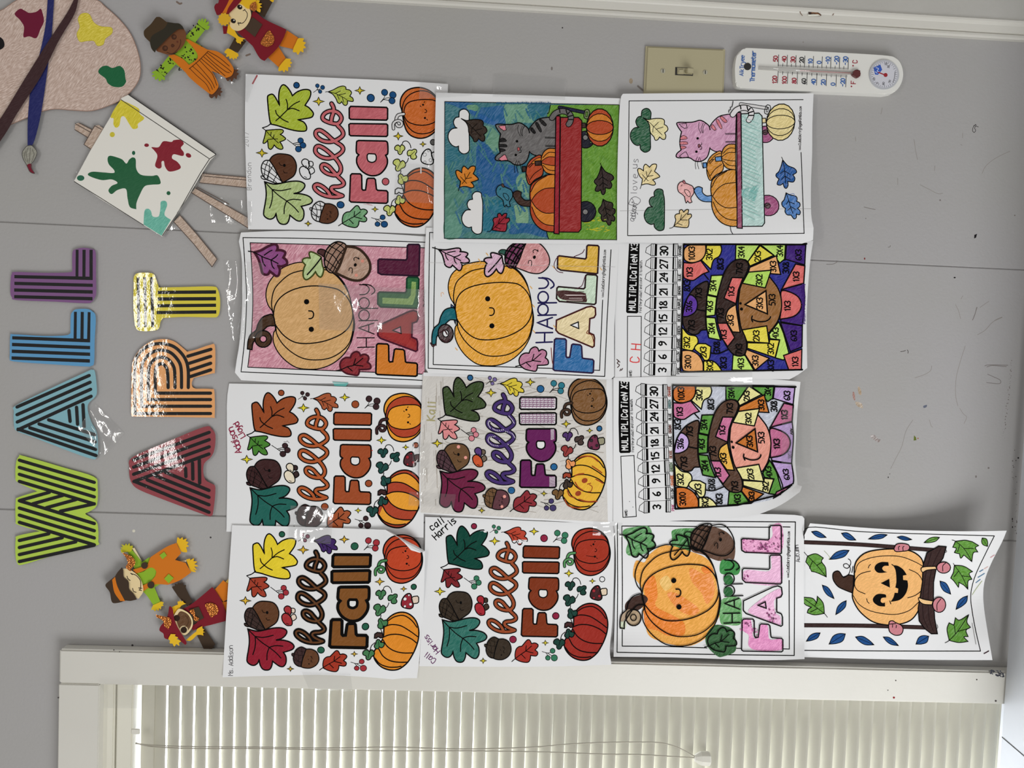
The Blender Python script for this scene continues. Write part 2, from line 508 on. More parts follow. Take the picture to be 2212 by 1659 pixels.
def flat(z): return lambda P: np.full(len(np.asarray(P).reshape(-1, 2)), z)
def bent(base, pts):
    """depth field: base plus a smooth sheet bend through (x, y, extra) marks"""
    t = TPS([p[:2] for p in pts], [[p[2]] for p in pts])
    return lambda P: np.maximum(base + t(P)[:, 0], 0.0012)
def surf(P):
    P = np.asarray(P, float).reshape(-1, 2); z = np.full(len(P), 0.0004)
    for o, zf in SHEETS:
        k = inside(P, o)
        if k.any(): z[k] = np.maximum(z[k], zf(P[k]) + 0.0008)
    return z
def empty(name, x, y, d=0.0):
    o = bpy.data.objects.new(name, None); COL.objects.link(o); o.location = w1(x, y, d); o.empty_display_size = 0.02
    return o
def crop_pts(s, C, sm=True): return C(smooth(s, True) if sm else straight(s))

def boxes(bm, lo, hi):
    r = bmesh.ops.create_cube(bm, size=1.0)
    lo, hi = Vector(lo), Vector(hi)
    bmesh.ops.scale(bm, vec=hi - lo, verts=r['verts']); bmesh.ops.translate(bm, vec=(lo + hi) / 2, verts=r['verts'])
    return r['verts']
def bm_obj(name, bm, mat, parent=None, bevel=0.0, origin=None, seg=2):
    if bevel: bmesh.ops.bevel(bm, geom=list(bm.edges), offset=bevel, segments=seg, affect='EDGES', clamp_overlap=True)
    me = bpy.data.meshes.new(name)
    o0 = Vector(origin) if origin is not None else Vector(np.mean([v.co[:] for v in bm.verts], 0).tolist())
    bmesh.ops.translate(bm, vec=-o0, verts=bm.verts)
    bmesh.ops.recalc_face_normals(bm, faces=bm.faces)
    bm.to_mesh(me); bm.free(); me.materials.append(mat)
    ob = bpy.data.objects.new(name, me); COL.objects.link(ob)
    if parent is not None: ob.parent = parent; ob.location = o0 - parent.location
    else: ob.location = o0
    return ob
def prism(name, outline_px, z0, z1, mat, parent=None, bevel=0.0, seg=2):
    """an outline on the wall given real thickness from z0 to z1 in front of it"""
    bm = bmesh.new()
    A = W(outline_px, np.full(len(outline_px), z1))
    B = A.copy(); B[:, 1] = -z0
    vs = [bm.verts.new(a) for a in A]; vb = [bm.verts.new(b_) for b_ in B]
    n_ = len(vs)
    bm.faces.new(vs); bm.faces.new(list(reversed(vb)))
    side = []
    for i in range(n_):
        bm.faces.new((vs[i], vb[i], vb[(i + 1) % n_], vs[(i + 1) % n_]))
    if bevel:
        fr = [e for e in bm.edges if e.verts[0] in vs and e.verts[1] in vs]
        bmesh.ops.bevel(bm, geom=fr, offset=bevel, segments=seg, affect='EDGES', clamp_overlap=True)
    return bm_obj(name, bm, mat, parent)
# ================================================================ the room
M_WALL = plain('painted_panelling', (0.42, 0.407, 0.408), rough=0.55, spec=0.3, bump=0.0004, bscale=240, var=0.055, vscale=3.5, dark=(0.406, 0.396, 0.376))
M_MARK = drawn_material('pencil_scuffs', rough=0.7)
M_TRIM = plain('cream_gloss_paint', (0.70, 0.68, 0.615), rough=0.38, spec=0.45, var=0.05, vscale=5, bump=0.0002, bscale=150)
M_DOORTRIM = plain('grey_white_gloss_paint', (0.52, 0.505, 0.465), rough=0.35, spec=0.5, var=0.08, vscale=7, bump=0.0004, bscale=120)
M_BEAD = plain('bead_paint', (0.63, 0.61, 0.55), rough=0.3, spec=0.5)
M_SLAT = plain('blind_slats', (0.80, 0.775, 0.665), rough=0.5, spec=0.4, var=0.05, vscale=9)
_n = M_SLAT.node_tree.nodes; _l = M_SLAT.node_tree.links
_tr = _n.new('ShaderNodeBsdfTranslucent'); _tr.inputs[0].default_value = (0.8, 0.78, 0.66, 1); _mx = _n.new('ShaderNodeMixShader'); _mx.inputs[0].default_value = 0.05
_l.new(_n['Principled BSDF'].outputs[0], _mx.inputs[1]); _l.new(_tr.outputs[0], _mx.inputs[2]); _l.new(_mx.outputs[0], _n['Material Output'].inputs[0])
M_DARK = plain('dark_gap', (0.03, 0.028, 0.026), rough=0.8)
M_SHELF = plain('ledge_paint', (0.60, 0.615, 0.64), rough=0.45, spec=0.4, var=0.04, vscale=6)

CT = 0.019                                     # casing thickness
x_in = w1(1200, 1501, CT).x                    # inner edge of the right casing
x_out = w1(484, 1411, CT).x                    # its outer edge
z_out = w1(126, 1520, CT).z                    # top of the head casing
z_in = w1(213, 1560, CT).z                     # underside of the head casing
z_ledge = w1(2175, 1400, 0.0195).z                # top of the ledge below the window
z_sl0 = w1(330, 1570, -0.012).z; z_sl1 = w1(2150, 1570, -0.012).z
XL, XR, ZB, ZT = -2.4, 1.9, 0.0, CAM_Z + 1.1
x_wl = -1.12                                   # far jamb of the window, beyond the frame
gx = [w1(330, 494, 0).x, w1(240, 1107, 0).x]
gx = [gx[0], gx[1], gx[0] + 0.4064]

wallart = Art(flat(0.0), 20)
def wall_mesh():
    V, F = [], []
    def quad(x0, x1, z0, z1, y0=0.0, y1=0.0):
        o = len(V); V.extend([(x0, y0, z0), (x1, y1, z0), (x1, y1, z1), (x0, y0, z1)]); F.append((o, o + 1, o + 2, o + 3))
    quad(XL, x_wl, ZB, ZT)
    quad(x_wl, x_in + 0.004, ZB, z_ledge - 0.02); quad(x_wl, x_in + 0.004, z_in, ZT)
    xs = x_in + 0.004
    for g_ in sorted(gx):
        quad(xs, g_ - 0.0016, ZB, ZT)
        quad(g_ - 0.0016, g_, ZB, ZT, 0.0, 0.0022); quad(g_, g_ + 0.0016, ZB, ZT, 0.0022, 0.0)
        xs = g_ + 0.0016
    quad(xs, XR, ZB, ZT)
    # reveal of the window opening
    yb = 0.09
    for (a, b_, c, d) in (((x_in + .004, 0, z_ledge - .02), (x_in + .004, 0, z_in), (x_in + .004, yb, z_in), (x_in + .004, yb, z_ledge - .02)),
                          ((x_wl, 0, z_in), (x_in + .004, 0, z_in), (x_in + .004, yb, z_in), (x_wl, yb, z_in)),
                          ((x_wl, 0, z_ledge - .02), (x_wl, 0, z_in), (x_wl, yb, z_in), (x_wl, yb, z_ledge - .02))):
        o = len(V); V.extend([a, b_, c, d]); F.append((o, o + 1, o + 2, o + 3))
    C = [(0.4, 0.39, 0.4, 0)] * len(F); mi = [0] * len(F)
    A = wallart
    g1 = (118, 112, 108); g2 = (138, 132, 126); dkk = (60, 56, 56)
    K = Crop(1740, 200, 472 / 1566); A.map = K
    A.Ls(['550 110 546 130 540 154', '358 318 360 348', '778 335 790 420 803 480', '928 525 924 560', '660 612 662 660', '1126 290 1126 326', '1112 372 1122 378'], 3, g2)
    A.Ls(['1208 235 1200 255 1198 275 1210 285 1220 270 1212 255 1222 235 1218 228 1210 240', '1222 240 1238 246'], 4, dkk)
    A.Ls(['820 660 880 690 950 725 985 720', '1265 580 1290 530 1340 485 1400 450 1465 420', '1128 1456 1114 1480', '1315 1495 1250 1540', '1225 1540 1215 1590 1198 1630', '1075 1520 1095 1560 1112 1620', '1410 1608 1370 1625 1330 1655'], 3, g2)
    A.Ls(['420 820 460 830 500 838', '592 1108 606 1105 608 1096', '150 1230 200 1228 232 1210'], 4, g1)
    A.P('1210 1020 1230 1012 1222 1040 1208 1046', (25, 22, 24), 0); A.O(1069, 1326, 8, (40, 36, 36), 0, 5); A.O(424, 1190, 5, (120, 40, 40), 0, 8)
    A.O(965, 771, 6, g1, 0); A.O(1500, 880, 5, g1, 0); A.O(432, 902, 4, g1, 0)
    K = Crop(1740, 660, 472 / 1566); A.map = K
    A.Ls(['682 330 700 328 718 322', '730 318 736 330 734 342'], 4, (70, 64, 62))
    A.Ls(['905 432 900 460 880 480 840 500 785 518', '1145 290 1110 400 1080 520 1076 640 1092 720', '1410 85 1340 120 1290 175 1232 210', '1105 735 1130 775 1155 800 1136 846', '610 1170 650 1090 690 1010 720 900 770 820', '888 820 900 860 912 872'], 3, g2)
    A.Ls(['1285 432 1320 425 1450 428', '1300 440 1340 430 1440 438', '1305 492 1350 512 1395 535 1388 560 1298 552', '1230 12 1215 60 1198 104'], 4, g1)
    A.S('340 618 352 630 356 672 350 680 338 650', (150, 110, 100), 0, tex=0.5); A.S('376 580 396 600 400 640 380 630', (165, 145, 120), 0, tex=0.6)
    A.S('358 690 400 700 410 735 370 720', (165, 145, 120), 0, tex=0.8); A.S('465 940 490 925 520 955 538 962 520 980', (140, 128, 124), 0, tex=0.8)
    A.P('778 930 792 945 795 965 775 968', (95, 105, 40), 0); A.O(806, 952, 5, (150, 100, 80), 0); A.S('845 720 870 712 866 728 848 734', (95, 100, 115), 0)
    A.O(593, 1231, 4, dkk, 0, 6); A.O(604, 1207, 3, dkk, 0); A.O(1312, 1164, 7, g1, 0); A.O(1222, 1226, 6, g1, 0, 9); A.O(1525, 1092, 6, (30, 28, 28), 0)
    for k in range(46):
        t = k / 46; A.O(1480 - 60 * t + random.uniform(-8, 8), 400 + 560 * t + random.uniform(-8, 8), random.uniform(1.5, 4), g1, 0)
    for k in range(30):
        A.O(random.uniform(1480, 1515), random.uniform(1020, 1640), random.uniform(1.5, 5), (105, 100, 98), 0)
    A.O(1483, 1530, 4, dkk, 0, 9); A.O(1484, 1588, 4, dkk, 0, 7)
    A.map = PX
    A.Ls(['382 4 388 8 392 7', '532 120 540 117'], 4, (120, 105, 95)); A.O(286, 1394, 2.4, dkk, 0); A.O(470, 1402, 2, dkk, 0); A.O(455, 1161, 2, dkk, 0)
    A.O(289, 1147, 3.2, (200, 196, 180), 0); A.O(1215, 60, 1.6, dkk, 0); A.O(1363, 175, 4, (150, 135, 115), 0, 6); A.O(1192, 148, 2, g1, 0, 4); A.O(1735, 91, 1.4, g2, 0); A.Ls(['1378 186 1390 196'], 4, g1)
    AV = np.concatenate(A.V); AF = orient(AV, A.F); o = len(V)
    V = [tuple(v) for v in V] + [tuple(v) for v in AV]
    F = F + [tuple(i + o for i in f) for f in AF]; C = C + A.C; mi = mi + [1] * len(AF)
    ob = build('wall_back', V, F, C, [M_WALL, M_MARK], mi, origin=(0, 0, CAM_Z))
    tag(ob, 'grey lavender panelled wall with pencil scuffs, behind the pinned up drawings', 'wall', kind='structure')
wall_mesh()

# ---- window: casing, glass, sash
win = empty('window_1', 1100, 1560); tag(win, 'cream painted window casing around a closed white blind', 'window', kind='structure')
bm = bmesh.new(); boxes(bm, (x_in, -CT, z_ledge - 0.03), (x_out, 0, z_out)); bm_obj('side_casing', bm, M_TRIM, win, 0.0025)
bm = bmesh.new(); boxes(bm, (x_wl - 0.05, -CT, z_ledge - 0.03), (x_wl, 0, z_in)); bm_obj('side_casing', bm, M_TRIM, win, 0.0012)
bm = bmesh.new(); boxes(bm, (x_wl - 0.05, -CT, z_in), (x_in, 0, z_out)); bm_obj('head_casing', bm, M_TRIM, win, 0.0012)
bm = bmesh.new(); boxes(bm, (x_wl, 0.084, z_ledge - 0.02), (x_in + .004, 0.086, z_in)); bm_obj('glass', bm, M_GLASS, win)
bm = bmesh.new(); boxes(bm, (x_wl, -CT + .0002, z_ledge - 0.022), (x_in, 0.075, w1(2164, 1570, -0.008).z)); bm_obj('sill', bm, M_SHELF, win)
bm = bmesh.new()
boxes(bm, (x_in - 0.035, 0.075, z_ledge - .02), (x_in + .003, 0.10, z_in)); boxes(bm, (x_wl, 0.075, z_in - 0.035), (x_in, 0.10, z_in))
boxes(bm, (x_wl, 0.075, (z_in + z_ledge) / 2 - 0.02), (x_in, 0.10, (z_in + z_ledge) / 2 + 0.02))
bm_obj('sash', bm, M_TRIM, win)
SHEETS.append((np.array([(126, 1404), (484, 1411), (1900, 1442), (2172, 1446), (2166, 1520), (1200, 1501), (300, 1481), (126, 1478)], float), flat(CT)))
# spots and chips of dirt on the casing
A = Art(flat(CT + 0.0002), 20)
for q in ((1935, 1470, 1.4), (1918, 1491, 1.2), (2110, 1468, 1.6), (2151, 1514, 2.2), (246, 1404, 1.5), (258, 1408, 1.2), (126, 1507, 1.8)): A.O(q[0], q[1], q[2], (70, 66, 62), 0)
A.O(1931, 1507, 2.2, (130, 20, 30), 0)
for k in range(38):
    t = random.random() ** 0.6; A.O(2128 + 40 * t, 1449 + 8 * t + random.uniform(-5, 5) * (0.4 + t), random.uniform(0.7, 2.2), (60, 62, 70), 0)
AV = np.concatenate(A.V); dirt = build('dirt_specks', AV, orient(AV, A.F), A.C, M_MARK, parent=win)
tag(dirt, 'dark chips and specks on the cream casing', kind='stuff')

# ---- ledge under the window and door trim at the right of the room
bm = bmesh.new(); boxes(bm, (XL, -0.17, z_ledge - 0.022), (XR, -0.0196, z_ledge))
ledge = bm_obj('trim_2', bm, M_SHELF, None, 0.003); tag(ledge, 'white painted ledge along the wall under the window', 'ledge', kind='structure')
a, b_ = w1(2163, 1590, -0.0), None
def on_ledge(px, py):
    r = rays([(px, py)])[0]; t = (z_ledge + 0.0004 - CAM_POS[2]) / r[2]; return Vector(CAM_POS + r * t)
p0, p1 = on_ledge(2164, 1592), on_ledge(2212, 1633)
p1 = p0 + (p1 - p0) * 1.3
dv = (p1 - p0).normalized(); sd_ = Vector((-dv.y, dv.x, 0)) * 0.0008
me = bpy.data.meshes.new('seam'); me.from_pydata([p0 - ledge.location - sd_, p1 - ledge.location - sd_, p1 - ledge.location + sd_, p0 - ledge.location + sd_], [], [(0, 1, 2, 3)])
me.materials.append(M_DARK); so = bpy.data.objects.new('seam', me); COL.objects.link(so); so.parent = ledge; tag(so, 'thin dark joint line across the ledge')

x_dt = w1(1500, 46, 0.004).x                   # wall side edge of the door casing
dt = empty('trim_1', 1500, 20); tag(dt, 'grey white door casing with beaded edge at the right end of the wall', 'door casing', kind='structure')
px1 = 0.00066
prof = [(0.0, 0.0), (0.0, 0.007), (0.002, 0.0095), (0.005, 0.0095), (0.007, 0.007), (0.0085, 0.009), (0.0165, 0.011), (0.018, 0.0125), (0.020, 0.0150), (0.0225, 0.0155), (0.0245, 0.0135), (0.026, 0.0125), (0.15, 0.0125), (0.15, 0.0)]
V = []; F = []
for z in (ZB, ZT):
    for (a, d) in prof: V.append((x_dt + a, -d, z))
k = len(prof)
for i in range(k - 1): F.append((i, i + 1, k + i + 1, k + i))
ob = build('casing_board', V, orient(V, F), None, [M_DOORTRIM, M_BEAD], [1 if i < 11 else 0 for i in range(k - 1)], parent=dt)
# nail scar, drips and chipped paint on that casing
A = Art(flat(0.0128), 20); A.map = Crop(1400, 0, 812 / 2212)
A.S('945 62 960 55 985 66 1018 88 1000 92 975 80 950 84', (120, 85, 60), 3, (70, 55, 45)); A.S('944 72 956 66 962 78 948 86', (60, 45, 40), 0)
A.P('940 86 1000 84 1015 92 945 94', (225, 222, 210), 0)
A.Ls(['892 50 896 75 908 92', '1038 48 1040 72', '1098 72 1086 90'], 4, (120, 95, 75))
AV = np.concatenate(A.V); sc_ = build('nail_scar', AV, orient(AV, A.F), A.C, M_MARK, parent=dt); tag(sc_, 'brown torn paint around a nail hole')

# ---- the blind
blind = empty('window_blind', 240, 1560, -0.01)
tag(blind, 'white horizontal slat blind hanging closed in the cream window casing', 'blind')
bx0, bx1 = x_wl + 0.01, x_in - 0.0012
def zz(px): return w1(px, 1570, 0.0).z
bm = bmesh.new(); boxes(bm, (bx0, -0.004, zz(289)), (bx1, 0.026, zz(253))); bm_obj('bottom_valance', bm, M_SLAT, blind, 0.002)
bm = bmesh.new(); boxes(bm, (bx0, -0.005, zz(250)), (bx1, 0.026, zz(216))); bm_obj('headrail', bm, M_SLAT, blind, 0.002)
NS = 66
sw = 0.0212
def slat_mesh(tilt):
    me = bpy.data.meshes.new('slat'); V = []; F = []
    for xi in (bx0, bx1):
        for sgn in (0, 1):
            for k in range(7):
                u = (k / 6 - 0.5) * sw; c = 0.0022 * (1 - (2 * k / 6 - 1) ** 2) - sgn * 0.0005
                # u runs from the garden-side upper edge to the room-side lower edge
                y = -u * math.cos(tilt) + (-c) * math.sin(tilt); z = -u * math.sin(tilt) + c * math.cos(tilt)
                V.append((xi, y, z))
    for k in range(6):
        F.append((k, k + 1, 14 + k + 1, 14 + k)); F.append((7 + k + 1, 7 + k, 21 + k, 21 + k + 1))
    F += [(0, 14, 21, 7), (6, 13, 27, 20), tuple(range(7)) + tuple(reversed(range(7, 14))), tuple(range(14, 21)) + tuple(reversed(range(21, 28)))]
    me.from_pydata(V, [], F); me.materials.append(M_SLAT)
    for f in me.polygons: f.use_smooth = True
    return me
zs = np.linspace(z_sl0, z_sl1, NS)
for i in range(NS):
    s_ = bpy.data.objects.new('slat', slat_mesh(math.radians(67 - 15 * i / NS))); COL.objects.link(s_); s_.parent = blind
    s_.location = Vector((0, 0.012, zs[i] - 0.010)) - Vector((0, blind.location.y, blind.location.z)); s_.location.x = -blind.location.x
# first slat under the headrail hangs steeper and in shade
s_ = bpy.data.objects.new('slat', slat_mesh(math.radians(100))); COL.objects.link(s_); s_.parent = blind
s_.location = Vector((-blind.location.x, 0.016 - blind.location.y, zz(312) - blind.location.z))

def curve_obj(name, pts, r, mat, parent):
    P = [Vector(p_) for p_ in pts]; V = []; F = []; n_ = len(P)
    for i in range(n_):
        t = (P[min(i + 1, n_ - 1)] - P[max(i - 1, 0)]).normalized()
        a = t.cross(Vector((0, 1, 0))).normalized(); b_ = t.cross(a)
        for k in range(8):
            q = k * math.pi / 4; V.append(P[i] + a * (r * math.cos(q)) + b_ * (r * math.sin(q)))
    for i in range(n_ - 1):
        for k in range(8): F.append((8 * i + k, 8 * i + (k + 1) % 8, 8 * i + 8 + (k + 1) % 8, 8 * i + 8 + k))
    F += [tuple(reversed(range(8))), tuple(range(8 * n_ - 8, 8 * n_))]
    return build(name, [tuple(v) for v in V], F, None, mat, parent=parent, smooth_shade=True)
M_CORD = plain('cord', (0.42, 0.39, 0.32), rough=0.8)
M_CLEAR = plain('frosted_plastic', (0.72, 0.70, 0.62), rough=0.35, spec=0.5)
def cord_pts(s): 
    Q = smooth(s, False, 6); return [tuple(v) for v in W(Q, np.full(len(Q), 0.004))]
curve_obj('lift_cord', cord_pts('293 1606 330 1610 420 1613 560 1614 700 1616 850 1614 1000 1618 1150 1614 1220 1608 1300 1604 1380 1603 1430 1605 1465 1615 1490 1628 1504 1636'), 0.0008, M_CORD, blind)
curve_obj('lift_cord', cord_pts('293 1605 330 1613 420 1617 560 1617 700 1620 850 1622 1000 1622 1150 1624 1220 1626 1300 1629 1380 1630 1450 1634 1504 1637'), 0.0008, M_CORD, blind)
c0 = w1(1502, 1638, 0.006); 
bm = bmesh.new()
for (zz0, r) in ((0.0, 0.004), (0.004, 0.0075), (0.016, 0.0098), (0.020, 0.0098)):
    pass
prev = None
prof_t = [(0.001, 0.0045), (-0.003, 0.007), (-0.008, 0.0098), (-0.019, 0.0105), (-0.021, 0.009)]
for (z, r) in prof_t:
    ring = [bm.verts.new((c0.x + r * math.cos(a_), c0.y + r * math.sin(a_), c0.z + z)) for a_ in np.linspace(0, 2 * math.pi, 9)[:-1]]
    if prev:
        for i in range(8): bm.faces.new((prev[i], prev[(i + 1) % 8], ring[(i + 1) % 8], ring[i]))
    else: bm.faces.new(ring)
    prev = ring
bm.faces.new(prev)
o = bm_obj('tassel', bm, M_CLEAR, blind); tag(o, 'frosted plastic cord tassel')
# torn lift tape hook under the headrail
bm = bmesh.new(); boxes(bm, tuple(w1(293, 1580, 0.002) - Vector((0.004, 0.001, 0.006))), tuple(w1(293, 1580, 0.002) + Vector((0.004, 0.001, 0.006)))); o = bm_obj('clip', bm, M_CLEAR, blind, 0.0008)

# ---- light switch
sw_o = empty('light_switch', 1480, 152); tag(sw_o, 'ivory toggle light switch plate above the pink cat drawing', 'light switch')
M_IVORY = plain('ivory_plastic', (0.45, 0.405, 0.255), rough=0.4, spec=0.5)
M_STEEL = plain('screw_steel', (0.55, 0.53, 0.42), rough=0.35, metal=0.4)
C = Crop(1370, 60, 600 / 2212)
prism('plate', [(1396, 98), (1568, 105), (1564, 214), (1391, 206)], 0.0, 0.006, M_IVORY, sw_o, 0.0028, 3)
prism('slot', C([(328, 313), (470, 320), (468, 382), (326, 376)]), 0.004, 0.0064, M_DARK, sw_o)
prism('collar', C([(343, 318), (466, 323), (464, 372), (342, 366)]), 0.004, 0.0072, M_IVORY, sw_o)
tg = bmesh.new()
q0 = W(C([(404, 328), (462, 331), (462, 368), (404, 364)]), [0.007] * 4); q1 = W(C([(425, 318), (474, 320), (474, 362), (425, 360)]), [0.019] * 4)
va = [tg.verts.new(v) for v in q0]; vb = [tg.verts.new(v) for v in q1]
tg.faces.new(vb); tg.faces.new(va)
for i in range(4): tg.faces.new((va[i], va[(i + 1) % 4], vb[(i + 1) % 4], vb[i]))
bm_obj('toggle', tg, M_IVORY, sw_o, 0.0008)
prism('toggle_base', C([(352, 328), (398, 330), (398, 364), (352, 362)]), 0.006, 0.0105, M_IVORY, sw_o, 0.0012)
for (sx, sy) in ((230, 343), (567, 354)):
    s1 = prism('screw', C(circle(sx, sy, 19, n=16)), 0.004, 0.0072, M_STEEL, sw_o, 0.0006)
    prism('screw_slot', C([(sx - 3, sy - 14), (sx + 3, sy - 14), (sx + 3, sy + 14), (sx - 3, sy + 14)]), 0.0066, 0.0074, M_DARK, sw_o)

# ---- thermometer
th = empty('wall_thermometer', 1770, 155); tag(th, 'white plastic wall thermometer with a round humidity dial, right of the light switch', 'thermometer')
M_WPLAST = plain('white_plastic', (0.80, 0.79, 0.74), rough=0.4, spec=0.45)
TO = C(smooth('808 440 c 803 370 805 290 826 205 878 162 c 960 163 1400 186 1800 207 2010 222 2075 237 2122 285 2142 370 2122 452 2072 512 2000 530 c 1700 517 1400 505 1000 488 850 478 c 822 466', True, 4))
prism('backboard', TO, 0.0, 0.012, M_WPLAST, th, 0.0014, 2)
A = Art(flat(0.0122), 20); A.map = C; A.tex = 0
bl, rd, bk = (40, 90, 160), (150, 30, 50), (25, 25, 28)
A.text('AlkTryee'.replace('l', 'i'), 868, 382, 30, 5, bl, (0.06, -1), 0.72); A.text('Thermometer', 957, 430, 34, 6, bl, (0.05, -1), 0.665)
for k, (s, c_) in enumerate((('50', rd), ('40', rd), ('30', rd), ('20', bk), ('10', bl), ('0', bl), ('-10', bl), ('-20', bl), ('-30', bl))):
    x = 1145 + 69.5 * k; y = 268 + 3.6 * k
    A.text(s, x - 4, y, 32, 7, c_, (0.03, -1), 0.72); A.line(np.array([(x + 6, 215 + 3 * k), (x + 2, 305 + 3.2 * k)]), 4, bk)
    if k < 8: A.line(np.array([(x + 39, 285 + 3.2 * k), (x + 37, 307 + 3.2 * k)]), 3.5, bk)
for k, (s, c_) in enumerate((('120', rd), ('100', rd), ('80', rd), ('60', bk), ('40', bl), ('20', bl), ('0', bl), ('-20', bl))):
    x = 1140 + 77.5 * k; y = 440 + 4 * k - (0 if len(s) > 2 else 5)
    A.text(s, x - 6, y, 32, 7, c_, (0.03, -1), 0.68); A.line(np.array([(x + 6, 345 + 4 * k), (x + 2, 440 + 4.5 * k)]), 4, bk)
    if k < 7: A.line(np.array([(x + 43, 350 + 4 * k), (x + 42, 372 + 4 * k)]), 3.5, bk)
for k in range(80):
    x = 1146 + 6.95 * k; A.line(np.array([(x, 294 + .16 * k * 2), (x, 305 + .16 * k * 2)]), 2, (90, 90, 90)); A.line(np.array([(x, 340 + .22 * k * 2), (x, 358 + .22 * k * 2)]), 2, (90, 90, 90))
A.text('°C', 1775, 310, 36, 6, rd, (0.03, -1), 0.8); A.text('°F', 1762, 475, 36, 6, rd, (0.03, -1), 0.8)
AV = np.concatenate(A.V); o = build('printed_scale', AV, orient(AV, A.F), A.C, M_PRINT, parent=th); tag(o, 'red, black and blue Celsius and Fahrenheit figures')
prism('hanging_hole', C(circle(903, 308, 29, n=20)), 0.0115, 0.0126, M_DARK, th)
prism('tube_bed', C([(990, 305), (1735, 345), (1735, 378), (990, 335)]), 0.0116, 0.0124, plain('tube_bed', (0.62, 0.6, 0.56), 0.6), th)
curve_obj('glass_tube', [tuple(v) for v in W(C([(992, 318), (1760, 362)]), [0.0135, 0.0135])], 0.0026, M_TUBE, th)
curve_obj('red_column', [tuple(v) for v in W(C([(1320, 340), (1740, 361)]), [0.0135, 0.0135])], 0.0007, plain('red_spirit', (0.55, 0.16, 0.14), 0.3), th)
prism('bulb', C(smooth('1735 362 1760 335 1785 330 1805 350 1805 375 1785 395 1760 388', True, 4)), 0.011, 0.0165, plain('bulb_red', (0.11, 0.02, 0.02), 0.12, 0.6), th, 0.0015, 3)
g = prism('dial', C(circle(1992, 372, 118, n=40)), 0.011, 0.0140, plain('dial_rim', (0.50, 0.51, 0.54), 0.25, 0.6), th, 0.001)
A = Art(flat(0.0142), 20); A.map = C; A.tex = 0
A.O(1992, 372, 106, (198, 198, 205), 0)
A.P('1905 318 1960 292 1975 335 1940 375 1918 372', (45, 85, 175), 0); A.Ls(['1925 318 1945 325 1935 345 1950 350', '1920 350 1935 362'], 5, (200, 205, 220))
for k in range(36):
    a_ = k * math.pi / 18; r0 = 92 if k % 3 else 84
    A.line(np.array([(1992 + r0 * math.cos(a_), 372 + r0 * math.sin(a_)), (1992 + 102 * math.cos(a_), 372 + 102 * math.sin(a_))]), 3, (90, 92, 100))
A.line(np.array([(1945, 355), (2002, 378)]), 9, (150, 30, 40)); A.O(2002, 376, 16, (150, 30, 40), 0)
for (x, y, s) in ((2012, 300, '20'), (2030, 322, '30'), (1942, 445, '0'), (1915, 415, '10'), (2040, 440, '70'), (1990, 455, '80')): A.text(s, x, y, 15, 3, (60, 60, 65), (0.2, -1), 0.8)
A.Ls(['2060 435 2072 400 2078 350'], 6, (120, 120, 125))
AV = np.concatenate(A.V); build('dial_face', AV, orient(AV, A.F), A.C, M_PRINT, parent=th)
# ================================================================ cut-out lettering
C4 = Crop(0, 500, 520 / 2212); C5 = Crop(0, 780, 520 / 1875)
def letter(name, label, C, outline, color, bars, strokes, sw_, z=0.0035, warp=(), g=1.0):
    out = C(smooth(outline, True, 4)); cx, cy = out.mean(0)
    zf = bent(z, warp) if warp else flat(z)
    A = Art(zf, 10); A.map = C; A.tex = 0.0; A.g = g
    for q in bars: A.P(q, (12, 12, 13), 0)
    for q in strokes:
        pts, cor = parse(q)
        if len(pts) == 2: A.line(np.array(pts), sw_, (12, 12, 13))
        else:
            # right-angle start, then a smooth bowl
            i = max([k for k, f in enumerate(cor) if f] + [0])
            Q = np.concatenate([np.array(pts[:i]).reshape(-1, 2), smooth(pts[i:], False)]) if i else smooth(pts, False)
            A.line(Q, sw_, (12, 12, 13))
    # square pen ends come from thin caps
    ob = sheet(name, out, A, M_LAM, 0.0009, color, 0.0, g=g)
    return tag(ob, label, 'letter cutout', 'striped laminated letters')
letter('letter_cutout', 'lime green striped letter W, first of its word', C5,
  '125 790 150 740 180 738 500 830 730 900 760 970 755 1120 700 1170 665 1190 720 1225 760 1270 765 1400 740 1440 400 1520 180 1585 135 1575 120 1500 122 1390 140 1360 310 1325 c 140 1275 122 1240 122 1090 145 1060 290 1015 c 140 945 120 900',
  (172, 200, 72), [], ['150 772 735 945', '150 828 735 1002', '150 882 735 1058', '150 937 735 1113', '150 1088 735 1266', '150 1145 735 1322', '150 1200 735 1378', '150 1256 735 1432', '155 1086 385 1022', '255 1112 490 1046', '360 1143 595 1078', '470 1170 735 1112', '150 1398 380 1345', '150 1453 485 1376', '150 1508 590 1408', '150 1562 735 1434'], 26)
letter('letter_cutout', 'pale blue striped letter A, in the same word as the lime green W', C5,
  '108 390 125 345 400 210 680 80 715 68 740 85 755 230 740 280 690 330 685 390 715 480 755 560 765 700 750 755 715 762 560 710 250 590 130 545 108 490',
  (125, 172, 182), [], ['132 358 695 112', '132 418 702 165', '134 475 706 220', '140 535 710 274', '140 530 748 736', '232 520 745 688', '304 490 742 630', '378 458 738 574', '537 385 546 470', '596 360 604 492', '646 340 655 512'], 26)
letter('letter_cutout', 'sky blue striped letter L beside the pale blue A', C4,
  '90 1130 95 960 125 945 400 960 600 955 648 935 c 650 780 665 740 700 715 800 712 850 735 880 790 870 1000 865 1200 840 1235 780 1240 500 1222 130 1195 90 1165',
  (88, 148, 190), ['112 962 828 988 828 1020 112 992', '110 1023 828 1052 828 1083 110 1054', '108 1085 828 1113 828 1144 108 1116', '106 1147 826 1174 826 1206 106 1178', '680 738 706 738 704 985 676 985', '742 738 770 740 768 990 738 990', '806 740 832 742 828 1020 800 1000'], [], 26)
